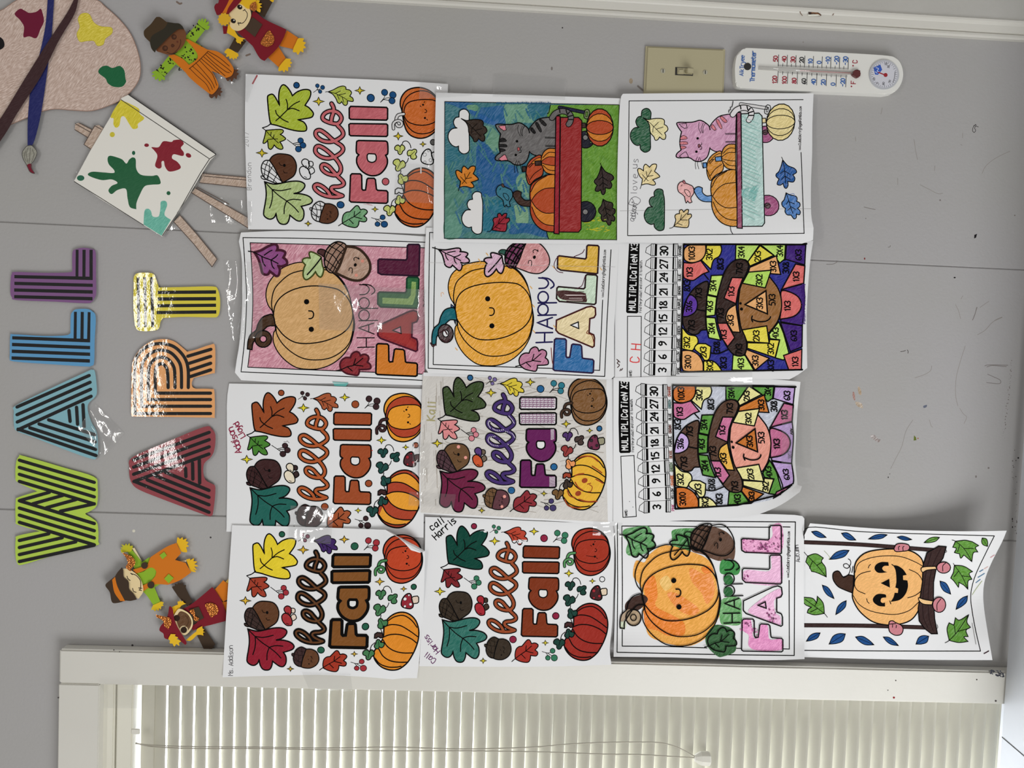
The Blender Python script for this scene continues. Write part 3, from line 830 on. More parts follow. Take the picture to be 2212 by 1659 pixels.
letter('letter_cutout', 'purple striped letter L, last of the upper word', C4,
  '100 420 110 390 135 372 400 380 600 378 665 370 c 665 200 690 165 760 150 850 162 880 200 882 400 885 560 870 610 840 650 780 660 500 645 150 630 110 605 95 560',
  (122, 82, 128), ['132 400 852 416 852 447 132 430', '132 462 852 480 852 510 132 492', '130 523 852 540 852 572 130 553', '130 584 850 602 850 634 130 614', '696 168 722 168 720 416 694 416', '758 168 787 168 785 420 757 420', '822 168 852 168 852 447 822 440'], [], 26)
letter('letter_cutout', 'dark red striped letter A, first of the lower word', C5,
  '1008 830 1030 750 1300 630 1590 512 1650 530 1678 580 1670 690 1640 750 1590 800 1585 880 1605 930 1650 955 1678 990 1660 1180 1640 1205 1600 1200 1250 1070 1080 1000 1025 950 1008 890',
  (140, 62, 68), [], ['1040 770 1630 555', '1040 826 1630 612', '1040 882 1630 668', '1042 938 1628 724', '1045 936 1628 1178', '1145 925 1628 1120', '1208 893 1628 1062', '1288 866 1628 1008', '1445 835 1448 900', '1500 795 1502 920', '1552 768 1555 950'], 26, 0.0035,
  [(285, 1000, 0), (460, 930, .0006), (460, 1110, .0006), (350, 960, .0004), (350, 1060, .0004), (400, 1010, .0016)])
letter('letter_cutout', 'orange striped letter R, middle of the lower word', C4,
  '1205 1640 1210 1300 1225 1180 1290 1080 1390 1010 1500 988 1600 1010 1680 1070 1720 1105 c 1800 1085 1930 1042 1975 1055 1975 1280 1950 1305 1780 1345 c 1762 1390 1770 1430 1800 1445 c 1940 1448 1970 1475 1972 1700 1940 1710 1600 1705 1240 1700 1212 1690',
  (235, 158, 100), [], ['1935 1673 1240 1673 c 1240 1240 1280 1120 1370 1050 1485 1030 1600 1060 1690 1150 1728 1260 1730 1435', '1935 1606 1302 1606 c 1302 1260 1340 1160 1410 1105 1485 1090 1570 1115 1640 1190 1665 1270 1668 1435', '1935 1545 1365 1545 c 1365 1280 1395 1200 1440 1165 1485 1155 1545 1175 1590 1230 1605 1290 1608 1435', '1935 1486 1427 1486 c 1427 1300 1440 1240 1485 1215 1525 1245 1540 1300 1545 1435', '1725 1147 1938 1083', '1738 1212 1936 1148', '1745 1275 1936 1211', '1745 1335 1936 1272'], 30)
letter('letter_cutout', 'yellow striped letter T, last of the lower word', C4,
  '1228 500 1230 420 1260 385 1340 378 1410 390 1435 440 1460 515 c 1700 510 1950 505 2000 530 2022 620 2020 720 2000 780 1940 790 1700 785 1500 795 c 1475 830 1460 890 1410 912 1300 915 1250 890 1232 800 1225 650',
  (212, 196, 62), ['1255 420 1282 420 1290 880 1262 880', '1315 420 1345 420 1352 880 1325 880', '1378 420 1408 420 1418 880 1390 880', '1450 545 1985 540 1985 572 1450 575', '1450 605 1985 602 1985 634 1450 637', '1445 668 1985 663 1985 693 1445 698', '1440 730 1988 724 1988 755 1440 760'], [], 30)

# ================================================================ paper painter's palette, brushes, easel
def piece(name, root, C, s, c, z, sm=True, mat=M_FOAM, thick=0.002, tex=0.0, draw=None, label=None, pal=None, tx=0.0):
    out = C(smooth(s, True, 4) if sm else straight(s)) if isinstance(s, str) else C(s)
    A = Art(flat(z), 14); A.map = C; A.tex = tx
    if draw: draw(A)
    o = sheet(name, out, A, mat, thick, c, tex, parent=root)
    if root is None: return o
    if label: o['label'] = label
    return o
CP = Crop(0, 0, 560 / 2212)
def d_pal(A):
    A.tex = 0.0
    A.S('125 120 170 75 210 90 250 110 310 100 345 75 360 100 375 180 345 250 310 325 250 310 200 315 205 230 170 170', (105, 24, 50), 0)
    A.S('-110 330 -50 300 20 330 38 390 0 425 -70 430 -130 390', (22, 20, 22), 0)
    A.tex = 0.35
    A.S('665 160 700 115 760 120 800 190 860 225 950 235 955 285 900 330 880 380 830 390 800 350 740 350 680 355 655 290 680 230', (205, 188, 55), 3, (175, 160, 50))
    A.tex = 0.08
    A.S('840 620 860 575 910 560 960 580 1020 562 1060 600 1070 670 1075 700 1040 740 970 740 920 710 900 670', (28, 95, 58), 0)
    Q = smooth('-420 150 -180 120 0 92 130 10 300 -60 780 -10 900 60 1040 190 1130 320 1190 500 1195 640 1150 740 1050 840 930 900 780 945 620 940 480 930 380 945 240 1000 100 1060 50 1090 -100 1130 -300 1120 -480 980 -560 700 -540 380', True)
    A.line(Q, 6, (150, 120, 105), True)
o = piece('paint_palette', None, CP, '-420 150 -180 120 0 92 130 10 300 -60 780 -10 900 60 1040 190 1130 320 1190 500 1195 640 1150 740 1050 840 930 900 780 945 620 940 480 930 380 945 240 1000 100 1060 50 1090 -100 1130 -300 1120 -480 980 -560 700 -540 380', (186, 162, 148), 0.0035, mat=M_CARD, thick=0.0009, tex=0.55, draw=d_pal)
tag(o, 'brown crayoned paper painter palette with red, yellow and green blobs', 'paper palette')
br = empty('paintbrush_cutout', 85, 180); tag(br, 'paper paintbrush with a navy blue handle lying across the palette', 'paper brush', 'paper paintbrushes')
piece('handle', br, CP, '428 -330 445 -345 462 -330 470 -180 452 150 440 300 405 600 352 960 300 1180 268 1250 c 235 1243 c 238 1000 270 700 340 450 390 200 412 -100', (32, 36, 92), 0.0052, mat=M_CARD, thick=0.0008, tex=0.15)
def d_br(A):
    A.S('230 1410 268 1398 272 1440 296 1480 c 258 1468', (112, 24, 42), 0)
    A.Ls(['240 1260 225 1320 240 1390', '258 1260 255 1330 250 1395', '275 1275 290 1320 270 1380', '222 1285 208 1330 222 1375'], 4, (95, 92, 85)); A.line(smooth('235 1245 275 1245 315 1300 290 1370 265 1400 272 1440 296 1480 255 1466 225 1405 195 1350 190 1300 215 1260', True), 5, (80, 78, 74), True)
piece('bristles', br, CP, '235 1245 275 1245 315 1300 290 1370 265 1400 272 1440 296 1480 c 255 1466 225 1405 195 1350 190 1300 215 1260', (138, 136, 124), 0.0056, mat=M_CARD, thick=0.0008, tex=0.3, draw=d_br, label='grey bristles dipped in red')
br = empty('paintbrush_cutout', 70, 160); tag(br, 'dark brown paper paintbrush crossing over the navy blue one', 'paper brush', 'paper paintbrushes')
piece('handle', br, CP, '690 -150 c 660 40 620 150 500 350 350 650 150 960 60 1120 -60 1290 -170 1420 c -210 1380 c -150 1230 -60 1090 30 970 200 690 350 450 480 250 600 60', (58, 36, 38), 0.0068, mat=M_CARD, thick=0.0008, tex=0.12)

CE = Crop(140, 180, 420 / 1659)
ez = empty('easel_cutout', 320, 360); tag(ez, 'paper artist easel with a white canvas splashed with green, red, yellow and teal paint', 'paper easel')
wood = (172, 150, 132)
def d_leg(lines):
    def f(A):
        for s in lines: A.line(straight(s), 7, (92, 78, 70))
    return f
piece('leg', ez, CE, '1175 768 1550 800 1552 892 1150 850', wood, 0.0024, False, M_CARD, 0.0008, 0.5, d_leg(['1180 770 1550 802', '1150 848 1552 890', '1190 792 1550 825']))
piece('leg', ez, CE, '1115 893 1575 1152 1590 1252 1075 930', wood, 0.0026, False, M_CARD, 0.0008, 0.5, d_leg(['1115 895 1570 1150', '1075 930 1585 1248', '1130 885 1400 1030']))
piece('leg', ez, CE, '930 1182 985 1126 1130 1290 1302 1500 1256 1568 1100 1370', wood, 0.0036, False, M_CARD, 0.0008, 0.5, d_leg(['930 1182 1100 1370 1256 1566', '985 1128 1130 1292 1300 1500', '1300 1500 1256 1566', '1218 1520 1256 1566']))
piece('post', ez, CE, '88 345 125 338 245 400 205 470 85 395', wood, 0.0030, False, M_CARD, 0.0008, 0.5, d_leg(['90 345 215 415', '125 340 240 400', '85 395 200 465']))
piece('clamp_block', ez, CE, '163 522 255 362 290 356 330 385 222 568', wood, 0.0042, False, M_CARD, 0.0008, 0.5, d_leg(['163 522 255 362', '255 362 310 392', '163 522 220 560']))
def d_canvas(A):
    A.tex = 0.25
    A.S('478 140 c 545 170 630 215 640 260 678 300 625 345 622 380 580 388 545 340 510 285 480 290 465 360 435 378 415 350 415 300 390 290 420 225', (205, 190, 50), 0); A.O(405, 437, 22, (195, 182, 50), 0)
    A.tex = 0.1
    A.S('365 640 385 618 440 630 490 650 525 685 550 650 580 632 605 650 610 730 650 780 740 790 790 785 815 830 810 860 740 865 680 880 640 950 612 1020 610 1075 c 555 1055 535 980 520 900 450 910 400 945 372 915 400 875 450 850 400 820 310 825 200 785 230 755 330 760 415 765 420 740 375 690', (24, 88, 52), 0)
    A.O(587, 594, 14, (24, 88, 60), 0, 18); A.O(885, 937, 17, (24, 88, 55), 0); A.O(135, 808, 32, (35, 95, 70), 0, 24)
    A.S('740 545 800 545 840 495 910 500 930 485 990 482 1015 515 990 550 1015 590 1005 620 930 605 915 640 960 670 990 715 960 740 890 752 855 710 845 665 825 670 825 715 800 727 770 700 790 620 765 575', (128, 28, 42), 0)
    A.O(698, 528, 20, (128, 28, 42), 0, 15); A.O(1055, 615, 25, (128, 28, 42), 0, 18, rot=.5)
    A.tex = 0.3
    A.S('672 1204 c 680 1090 710 1070 735 1090 750 1135 800 1135 815 1070 820 1010 860 1005 873 1040 850 1120 905 1165 c 825 1300 c', (95, 170, 150), 0)
    A.tex = 0
    A.Ls(['480 140 1235 645', '1235 645 1290 608', '1235 645 1160 760 955 1120 832 1300', '80 838 300 975 672 1210'], 6, (60, 58, 56), False)
    A.line(straight('1200 760 1110 895 960 1105'), 5, (120, 118, 112))
    A.line(straight('545 97 1290 605'), 8, (50, 48, 48))
piece('canvas', ez, CE, '485 125 548 94 1296 605 1240 660 1170 770 960 1120 832 1308 640 1190 300 985 80 832 215 580', (222, 219, 210), 0.0058, False, M_CARD, 0.001, 0.0, d_canvas, 'white canvas with paint splashes')

# ================================================================ foam scarecrows
BR, OR_, LM, YL, RD, CR = (62, 48, 36), (200, 112, 28), (135, 172, 45), (222, 175, 35), (118, 24, 36), (222, 200, 152)
CS = Crop(300, 0, 400 / 2212)
K_ = (30, 24, 22)
def dots(A, lst):
    for (x, y, r) in lst: A.O(x, y, r, K_, 0, r * .7, rot=random.uniform(0, 3))
sc = empty('scarecrow_figure', 415, 120); tag(sc, 'foam scarecrow in striped orange overalls with a spotted lime shirt, arms wide', 'scarecrow', 'foam scarecrows')
def d_shirt(A):
    random.seed(3)
    dots(A, [(random.uniform(x0, x1), random.uniform(y0, y1), random.uniform(6, 13)) for (x0, x1, y0, y1, n_) in ((500, 680, 560, 730, 26), (590, 650, 360, 470, 8), (650, 760, 300, 390, 10), (350, 440, 690, 770, 12), (250, 340, 780, 880, 12), (640, 760, 510, 580, 5), (470, 540, 780, 850, 4)) for _ in range(n_)])
    A.Ls(['700 285 730 300 785 345', '215 835 245 880 295 915'], 20, K_)
piece('shirt', sc, CS, '560 430 c 700 288 730 300 795 352 c 675 505 c 790 590 700 690 c 560 860 c 440 770 c 300 922 c 240 900 212 848 c 350 675 c 460 620', LM, 0.0062, thick=0.0035, draw=d_shirt, label='lime green shirt with black spots')
piece('hand', sc, CS, '706 285 712 240 c 728 228 740 258 c 752 220 768 232 768 262 c 790 222 806 238 795 275 c 830 255 835 285 812 305 c 845 310 832 352 c 795 352', LM, 0.0066)
piece('hand', sc, CS, '215 845 170 855 c 155 870 185 885 c 155 905 172 918 195 910 c 190 945 212 950 230 930 c 240 970 268 958 268 938 c 300 958 312 940 302 918', LM, 0.0066)
def d_over(A):
    A.Ls(['610 820 700 910 800 1000 850 1090', '640 790 740 880 840 990 880 1070', '680 750 760 840 860 960 905 1050', '720 715 800 800 880 890 930 1020', '745 700 850 790 960 880', '775 680 880 770 1000 880 1030 905', '800 655 900 750 1030 850 1080 870', '815 630 930 720 1060 820 1105 860', '830 615 960 690 1080 790', '600 822 640 790 720 720 800 640 825 612'], 7, (70, 35, 15))
piece('overalls', sc, CS, '548 465 c 592 470 c 700 530 820 592 c 950 620 1050 700 1130 815 1110 900 1040 932 c 950 880 868 848 c 905 910 945 990 945 1050 880 1125 830 1110 c 700 1010 600 920 560 868 c 350 662 c 420 650 c 520 700 600 775 c 690 710 700 650 640 560', OR_, 0.0082, draw=d_over, label='orange overalls with black stripes')
for s in ('1108 832 1150 830 c 1190 830 1165 862 c 1195 880 1170 905 c 1165 945 1135 930 c 1110 975 1090 945 c 1060 970 1030 925 c', '948 1048 c 985 1050 975 1080 c 1000 1095 975 1115 c 975 1150 945 1130 c 925 1180 905 1145 c 870 1175 840 1150 842 1112 c'):
    piece('foot', sc, CS, s, (88, 58, 42), 0.0066)
def d_face(A):
    for (x, y, r) in ((313, 577, 32), (420, 442, 30)): A.O(x, y, r, (72, 44, 30), 3, oc=(45, 28, 20)); A.O(x + 6, y - 4, r * .5, (95, 60, 42), 0)
    A.S('385 545 400 525 425 545 400 565', (80, 45, 30), 3, (40, 25, 18)); A.Ls(['335 625 400 640 470 580 500 510 495 470'], 6, (60, 32, 22)); A.O(460, 500, 12, (95, 50, 35), 0)
piece('head', sc, CS, '480 300 540 350 565 425 545 520 480 600 370 652 270 630 205 590 300 450', (112, 70, 44), 0.0102, draw=d_face)
piece('hat', sc, CS, '58 385 75 350 140 290 200 212 225 202 260 208 330 262 c 420 275 490 285 540 345 c 470 350 380 420 280 520 210 590 190 628 c 150 580 130 500 c 70 440', (68, 52, 34), 0.0124, draw=lambda A: A.S('345 268 c 420 275 490 285 535 345 470 350 380 420 280 520 210 590 190 622 150 570 135 490 160 425 250 370 310 330', (48, 44, 34), 0))

sc = empty('scarecrow_figure', 545, 70); tag(sc, 'foam scarecrow girl in a dark red dress and yellow pigtails at the upper edge', 'scarecrow', 'foam scarecrows')
piece('arm', sc, CS, '1152 440 c 1285 490 c 1185 625 c 1075 580 c', BR, 0.0056); piece('arm', sc, CS, '1470 -60 c 1620 -20 c 1500 205 c 1390 140 c', BR, 0.0056)
piece('hand', sc, CS, '1078 582 1185 640 c 1190 670 1172 680 c 1165 705 1145 690 c 1130 715 1112 690 c 1085 705 1078 672 c 1040 680 1052 645 c 1020 625 1045 590', YL, 0.0060); piece('hand', sc, CS, '1540 -30 1615 -10 c 1605 25 1575 12', YL, 0.0060)
piece('leg', sc, CS, '1768 362 c 1905 452 c 1850 588 c 1680 550 c', OR_, 0.0050, False); piece('leg', sc, CS, '1668 555 c 1755 695 c 1672 805 c 1530 678 c', OR_, 0.0050, False)
piece('foot', sc, CS, '1900 462 1935 455 c 1972 460 1958 495 c 1995 510 1970 540 c 1995 570 1962 580 c 1965 625 1930 610 c 1900 655 1880 625 c 1840 620 1848 570 1870 525', YL, 0.0066); piece('foot', sc, CS, '1758 698 c 1815 705 1805 730 c 1830 750 1805 770 c 1815 800 1785 800 c 1780 850 1750 835 c 1735 865 1715 840 c 1670 850 1672 805 1715 745', YL, 0.0066)
piece('dress', sc, CS, '1370 135 1480 215 1565 262 c 1762 352 c 1730 450 1650 580 1500 728 c 1440 690 1360 550 c 1165 372 c 1260 335 1330 260 c', RD, 0.0084)
piece('bib', sc, CS, '1255 335 1360 205 1475 292 1385 442', (70, 54, 42), 0.0094, False)
piece('pocket', sc, CS, '1545 368 1590 400 1618 460 1600 525 1540 558 1495 550 1455 508', (160, 70, 25), 0.0096, mat=M_GLIT, label='copper glitter pocket')
def d_f2(A):
    for (x, y) in ((1205, 85), (1128, 250)): A.O(x, y, 32, K_, 0, 27, rot=.6); A.O(x + 8, y - 8, 8, (230, 225, 215), 0)
    A.Ls(['1262 118 1290 150 1295 190 1275 240 1240 275 1200 278', '1245 128 1268 112', '1185 265 1195 300', '1180 280 1215 270'], 8, K_)
piece('head', sc, CS, '1150 40 1250 50 1320 100 1340 190 1300 290 1240 350 1170 370 1100 330 1080 250 1085 130', CR, 0.0104, draw=d_f2)
piece('pigtail', sc, CS, '1068 285 c 1110 310 1170 410 c 1200 440 1275 462 c 1240 475 1250 495 c 1225 495 1218 530 c 1195 515 1180 515 c 1160 490 1155 455 1050 392 c', YL, 0.0096); piece('pigtail', sc, CS, '1330 10 c 1420 0 c 1445 10 1430 35 c 1470 45 1445 65 c 1470 85 1440 95 c 1455 120 1448 150 c 1410 130 1395 100 1335 105 c', YL, 0.0096)
piece('hair', sc, CS, '1175 25 c 1230 -40 1330 -50 1400 5 c 1360 80 1300 105 1240 60 c', YL, 0.0112)
piece('bow', sc, CS, '1330 60 1390 20 1410 90 1380 135 1330 110', (160, 70, 25), 0.0118, mat=M_GLIT)
piece('hat', sc, CS, '900 85 920 45 950 30 960 -70 c 1280 -70 c 1180 60 1060 175 c 1000 160 940 182 915 140', RD, 0.0120, draw=lambda A: A.S('990 165 c 1050 60 1090 -30 1110 -60 c 1160 -60 c 1130 0 1070 90 1045 160 c', OR_, 0))
piece('hat_flap', sc, CS, '1000 310 1062 315 1050 405 1010 405', RD, 0.0090, False)
st_ = []
for k in range(22):
    a_ = k * math.pi / 11; r = 82 if k % 2 else 66
    st_.append((1020 + r * math.cos(a_), 230 + r * math.sin(a_)))
piece('flower', sc, CS, np.array(st_), (212, 165, 40), 0.0130)

CT3 = Crop(200, 1120, 320 / 1770)
sc = empty('scarecrow_figure', 320, 1235); tag(sc, 'foam scarecrow in orange overalls with a brown hat and green square patches', 'scarecrow', 'foam scarecrows')
piece('backing', sc, CT3, '470 355 500 350 590 510 570 525', (222, 205, 165), 0.0045, False); piece('backing', sc, CT3, '985 515 1120 498 1120 518 990 530', (222, 205, 165), 0.0045, False)
piece('shirt', sc, CT3, '418 400 c 470 372 c 590 522 c 680 460 c 695 500 c 600 640 c 830 770 c 740 825 c 812 1000 c 730 1042 c 655 930 600 870 c 500 600 c', LM, 0.0058, label='lime green shirt')
piece('hand', sc, CT3, '345 410 c 335 370 362 372 c 335 345 365 345 c 345 310 385 325 c 400 300 415 325 c 440 295 445 330 c 480 325 475 360 c 455 395 410 400', (185, 180, 42), 0.0064); piece('hand', sc, CT3, '722 1035 c 820 992 c 850 1005 835 1025 c 848 1040 820 1050 c 815 1085 795 1070 c 785 1105 765 1085 c 745 1110 730 1090 c 700 1090 712 1060', (215, 180, 38), 0.0064)
piece('foot', sc, CT3, '1005 290 c 1015 225 1045 245 c 1075 225 1080 255 c 1125 240 1112 270 c 1145 285 1125 310 c 1150 330 1118 345 c 1130 400 1085 402 1055 392 c', YL, 0.0058); piece('foot', sc, CT3, '1118 490 c 1165 480 1165 500 c 1210 475 1205 510 c 1250 515 1215 545 c 1265 570 1215 575 c 1245 620 1200 600 c 1235 640 1170 632 c', YL, 0.0058)
piece('overalls', sc, CT3, '480 612 c 590 578 660 545 c 692 462 c 800 390 900 330 1002 292 c 1060 412 c 985 495 c 1112 530 c 1178 645 c 1040 740 900 792 c 740 790 600 872 c 600 800 c 690 755 750 690 c 760 630 720 590 680 588 c 600 630 520 658 c', OR_, 0.0078)
piece('bib', sc, CT3, '530 655 600 640 690 580 760 600 785 660 760 710 690 765 600 800 560 720', LM, 0.0066, label='lime green bib')
piece('button', sc, CT3, circle(620, 562, 40), BR, 0.0092); piece('button', sc, CT3, circle(697, 795, 42), BR, 0.0092)
piece('patch', sc, CT3, '800 440 855 398 887 442 835 487', LM, 0.0088, False); piece('patch', sc, CT3, '855 720 910 662 968 712 910 775', LM, 0.0088, False)
def d_f3(A):
    A.Ls(['412 690 420 715 440 735 450 740', '478 835 490 870 520 882', '465 660 520 680 570 740 575 810 565 850', '455 655 475 670', '550 830 590 835', '555 855 585 860'], 9, K_)
piece('head', sc, CT3, '358 612 400 600 460 620 540 680 592 770 605 870 570 930 540 958 480 900 400 800 370 700', CR, 0.0100, draw=d_f3)
piece('hat', sc, CT3, '152 800 200 745 268 692 c 300 640 352 582 c 368 625 375 705 430 755 440 850 490 900 530 968 c 450 985 390 982 330 1003 250 1012 222 975 205 880', BR, 0.0120, draw=lambda A: A.S('232 735 c 268 698 c 300 820 388 988 c 330 985 c 260 880 235 740', OR_, 0))
piece('leaf', sc, CT3, '358 410 405 425 470 455 508 510 500 560 470 590 455 632 c 420 610 392 578 c 420 530 400 470', (160, 70, 25), 0.0110, mat=M_GLIT, label='copper glitter leaf')

sc = empty('scarecrow_figure', 440, 1330); tag(sc, 'foam scarecrow girl with dark red hat and brown face beside the window casing', 'scarecrow', 'foam scarecrows')
piece('arm', sc, CT3, '960 842 c 950 815 985 805 c 985 780 1015 788 c 1030 765 1050 785 c 1085 770 1080 800 c 1115 795 1112 830 c 1195 995 c 1130 1050 c 1020 930 c', BR, 0.0056); piece('arm', sc, CT3, '1250 1400 c 1345 1325 c 1450 1480 c 1465 1510 1440 1520 c 1455 1545 1425 1550 c 1420 1575 1395 1560 c 1370 1580 1330 1565 c', BR, 0.0056)
piece('leg', sc, CT3, '1460 850 1560 738 1680 830 1680 930 1560 995', OR_, 0.0048, False); piece('leg', sc, CT3, '1540 1000 1660 985 1670 1110 1600 1130', OR_, 0.0048, False)
piece('foot', sc, CT3, '1588 762 1650 690 1700 760 1640 830', (222, 185, 90), 0.0040, False)
piece('dress', sc, CT3, '1058 1092 c 1200 1010 1430 818 c 1480 880 1550 1000 1608 1180 c 1600 1222 c 1420 1270 1330 1292 1200 1338 c 1180 1290 1250 1240 1220 1160 c', RD, 0.0070)
piece('bib', sc, CT3, '1150 1085 1268 1055 1328 1190 1215 1252', (64, 52, 38), 0.0082, False)
piece('bow', sc, CT3, '1155 1105 1195 1085 1210 1080 c 1225 1150 1230 1165 1275 1192 c 1255 1222 1215 1222 c 1200 1160 1185 1140', (160, 70, 25), 0.0094, mat=M_GLIT)
piece('pocket', sc, CT3, '1345 1040 1385 1012 1425 1010 1480 1040 1502 1090 1490 1140 c 1415 1185 c', (160, 70, 25), 0.0084, mat=M_GLIT, label='copper glitter pocket')
piece('pigtail', sc, CT3, '945 1060 c 990 1040 1020 1030 c 1015 1000 1020 990 c 1040 990 1045 965 c 1055 990 1080 985 c 1090 1005 1118 1020 c 1085 1030 1060 1042 c 1020 1100 1000 1140 960 1150 c', YL, 0.0088); piece('pigtail', sc, CT3, '1115 1455 c 1130 1440 1200 1380 1240 1350 c 1250 1320 1310 1285 c 1315 1315 1335 1325 c 1320 1345 1345 1360 c 1320 1365 1325 1400 c 1290 1390 1245 1392 c 1200 1440 1160 1462', YL, 0.0088)
def d_f4(A):
    A.S('1060 1108 1140 1148 1182 1240 1150 1325 1090 1362 1030 1300 1000 1200 1020 1140', (92, 62, 36), 0, tex=.2)
    A.O(1006, 1190, 38, (48, 30, 20), 0); A.O(1090, 1330, 50, (200, 180, 140), 0); A.O(1090, 1332, 38, (44, 28, 18), 0)
    A.Ls(['1110 1160 1140 1200 1142 1250 1120 1290 1095 1295'], 6, (62, 40, 24))
piece('head', sc, CT3, '1040 1078 1110 1105 1165 1150 1198 1225 1185 1310 1110 1392 1040 1362 985 1270 970 1180 1000 1110', CR, 0.0106, draw=d_f4)
piece('hat', sc, CT3, '918 1050 958 1085 975 1200 1030 1325 1120 1472 1108 1512 c 1060 1472 980 1400 920 1450 c 860 1430 845 1375 800 1340 810 1290 860 1230 900 1150', RD, 0.0126)
piece('leaf', sc, CT3, '755 1148 c 830 1165 920 1188 942 1250 920 1295 905 1320 c 860 1290 840 1220 770 1182', (160, 70, 25), 0.0142, mat=M_GLIT, label='copper glitter leaf')
piece('flower', sc, CT3, '905 1438 935 1380 c 990 1385 980 1405 c 1020 1420 1005 1440 c 1055 1465 1030 1485 c 1035 1520 1000 1500 c 975 1530 955 1495 c 920 1490 925 1460', (222, 178, 40), 0.0140)
# ================================================================ the children's drawings
INK = (9, 8, 8)
# ---- colouring page: hello fall (template in the coordinates of one zoomed copy)
H_MARKS = [(286, 795), (729, 1505), (846, 279), (1249, 180), (1365, 1321), (1606, 609), (1847, 688), (294, 550), (1034, 1286), (1472, 1045), (1022, 1513)]
def lobes(A, U, cols, w):
    for (a, b_, c) in cols:
        Q = np.concatenate([smooth(U[a], False), smooth(U[b_], False)[::-1]]); A.fill(Q, c)
    for k in U: A.line(smooth(U[k], False), w)
IVY = [(.30, -.85), (.72, -.72), (.98, -.3), (.85, .12), (.52, .38), (.35, .8), (-.05, 1.0), (-.38, .72), (-.45, .3), (-.95, .1), (-1.02, -.35), (-.72, -.72), (-.3, -.82), (0.05, -.55)]
def hello_page(A):
    S, P, O, Ls = A.S, A.P, A.O, A.Ls
    S('375 510 c 366 470 360 420 353 330 350 250 365 228 400 220 430 255 465 325 c 458 260 465 190 485 140 512 125 545 148 575 190 592 228 c 640 190 700 168 750 168 772 190 760 245 712 318 c 750 340 785 380 790 405 770 432 700 448 640 458 c 695 480 720 520 718 555 690 568 620 566 530 548 440 522', 'leafA', 13)
    Ls(['380 500 345 530 294 550', '425 475 470 435 540 365 600 312 660 280', '530 265 542 310 540 365', '425 375 435 410 465 440 500 465 545 485', '540 365 590 350 655 372'], 10)
    S('325 573 c 400 563 470 558 495 568 488 590 465 606 c 492 622 516 645 500 662 460 680 c 480 710 488 742 465 752 430 738 405 712 c 388 742 368 756 350 742 345 700 342 668 c 325 690 305 700 298 690 312 640 322 600', 'leafB', 10)
    Ls(['294 550 330 578 360 612 400 650 447 692', '378 588 372 622', '405 612 400 650 440 652', '345 662 398 652'], 7)
    Ls(['532 655 580 690 612 715 635 735', '590 690 640 678', '606 700 660 695'], 7)
    O(660, 660, 27, 'berry', 6); O(637, 743, 29, 'berry', 6); O(682, 705, 28, 'berry', 6)
    S('480 1090 c 420 1095 365 1075 320 1055 290 1010 278 950 290 900 315 870 357 865 c 400 930 440 1010', 'cap', 11)
    if A.pal.get('hatch'): Ls(['300 1000 360 1035 425 1088', '283 945 360 990 470 1072', '300 900 370 935 452 1030', '345 868 318 940 305 1030', '385 925 350 1000 340 1062', '430 1000 405 1050 392 1082', '330 1055 350 990 360 900'], A.pal['hatch'])
    S('357 865 c 385 825 430 800 490 797 555 808 595 845 615 905 608 970 585 1015 540 1050 482 1087 c 440 1010 400 930', 'nut', 11)
    S('315 1062 283 1050 276 1028 292 1028 312 1045', 'cap', 9)
    Ls(['450 885 462 908 482 912', '490 965 502 986 528 985'], 6); O(500, 910, 13, INK, 0, 16)
    S('310 1085 c 400 1105 480 1090 560 1070 640 1066 688 1088 690 1125 650 1172 585 1195 c 660 1195 730 1215 765 1252 755 1285 720 1305 660 1325 c 685 1375 684 1440 660 1478 625 1478 590 1455 552 1422 c 545 1470 525 1510 490 1520 455 1508 430 1465 420 1408 c 405 1445 375 1468 340 1465 305 1435 302 1390 315 1310 325 1220 320 1140', 'leafC', 13)
    Ls(['310 1085 380 1160 450 1225 520 1275 590 1335 635 1388', '380 1160 460 1170 560 1145', '382 1165 385 1230 375 1300 358 1355', '520 1275 580 1255 655 1258', '520 1275 500 1340 497 1410'], 10)
    S('732 866 756 860 774 872 773 902 755 910 738 902', 'mstem', 9); S('735 938 768 920 785 942 786 965 758 987 740 982', 'mstem', 9)
    S('670 890 668 860 690 840 716 842 735 862 737 900 725 930 700 922', 'mushA', 10); S('645 970 646 938 668 915 695 916 718 932 738 962 748 1002 742 1032 718 1040 688 1035 658 1005', 'mushB' if 'mushB' in A.pal else 'mushA', 10)
    Ls(['700 905 715 915', '690 1015 712 1025'], 6)
    for (x, y, a, b_) in ((286, 795, 56, 41), (846, 279, 56, 41), (1249, 180, 50, 37), (729, 1505, 33, 27), (1365, 1321, 33, 27), (1606, 609, 48, 37), (1847, 688, 32, 25)): A.star(x, y, a, b_, 'star')
    O(635, 127, 28, 'dot', 8); O(1352, 250, 36, 'dot', 7); O(1034, 1286, 35, 'dot', 7); O(1472, 1045, 34, 'dotF' if 'dotF' in A.pal else 'dot', 8); O(1947, 670, 27, 'dot2' if 'dot2' in A.pal else 'dot', 8)
    Ls(['797 193 830 170 842 150', '830 170 865 160', '840 170 860 182'], 5)
    for q in ((838, 130, 18), (888, 146, 20), (863, 185, 17)): O(*q, 'berryT' if 'berryT' in A.pal else 'berry', 5)
    Ls(['1445 290 1480 250 1490 225', '1445 290 1490 255 1535 245', '1480 265 1530 272'], 6)
    for q in ((1488, 197, 30), (1567, 220, 32), (1557, 275, 30)): O(*q, 'berryU' if 'berryU' in A.pal else 'berry', 6)
    Ls(['1332 1410 1390 1425 1420 1418', '1370 1422 1395 1455', '1385 1425 1435 1455'], 6)
    for q in ((1440, 1403, 25), (1457, 1475, 32), (1391, 1475, 24)): O(*q, 'berryV' if 'berryV' in A.pal else 'berry', 6)
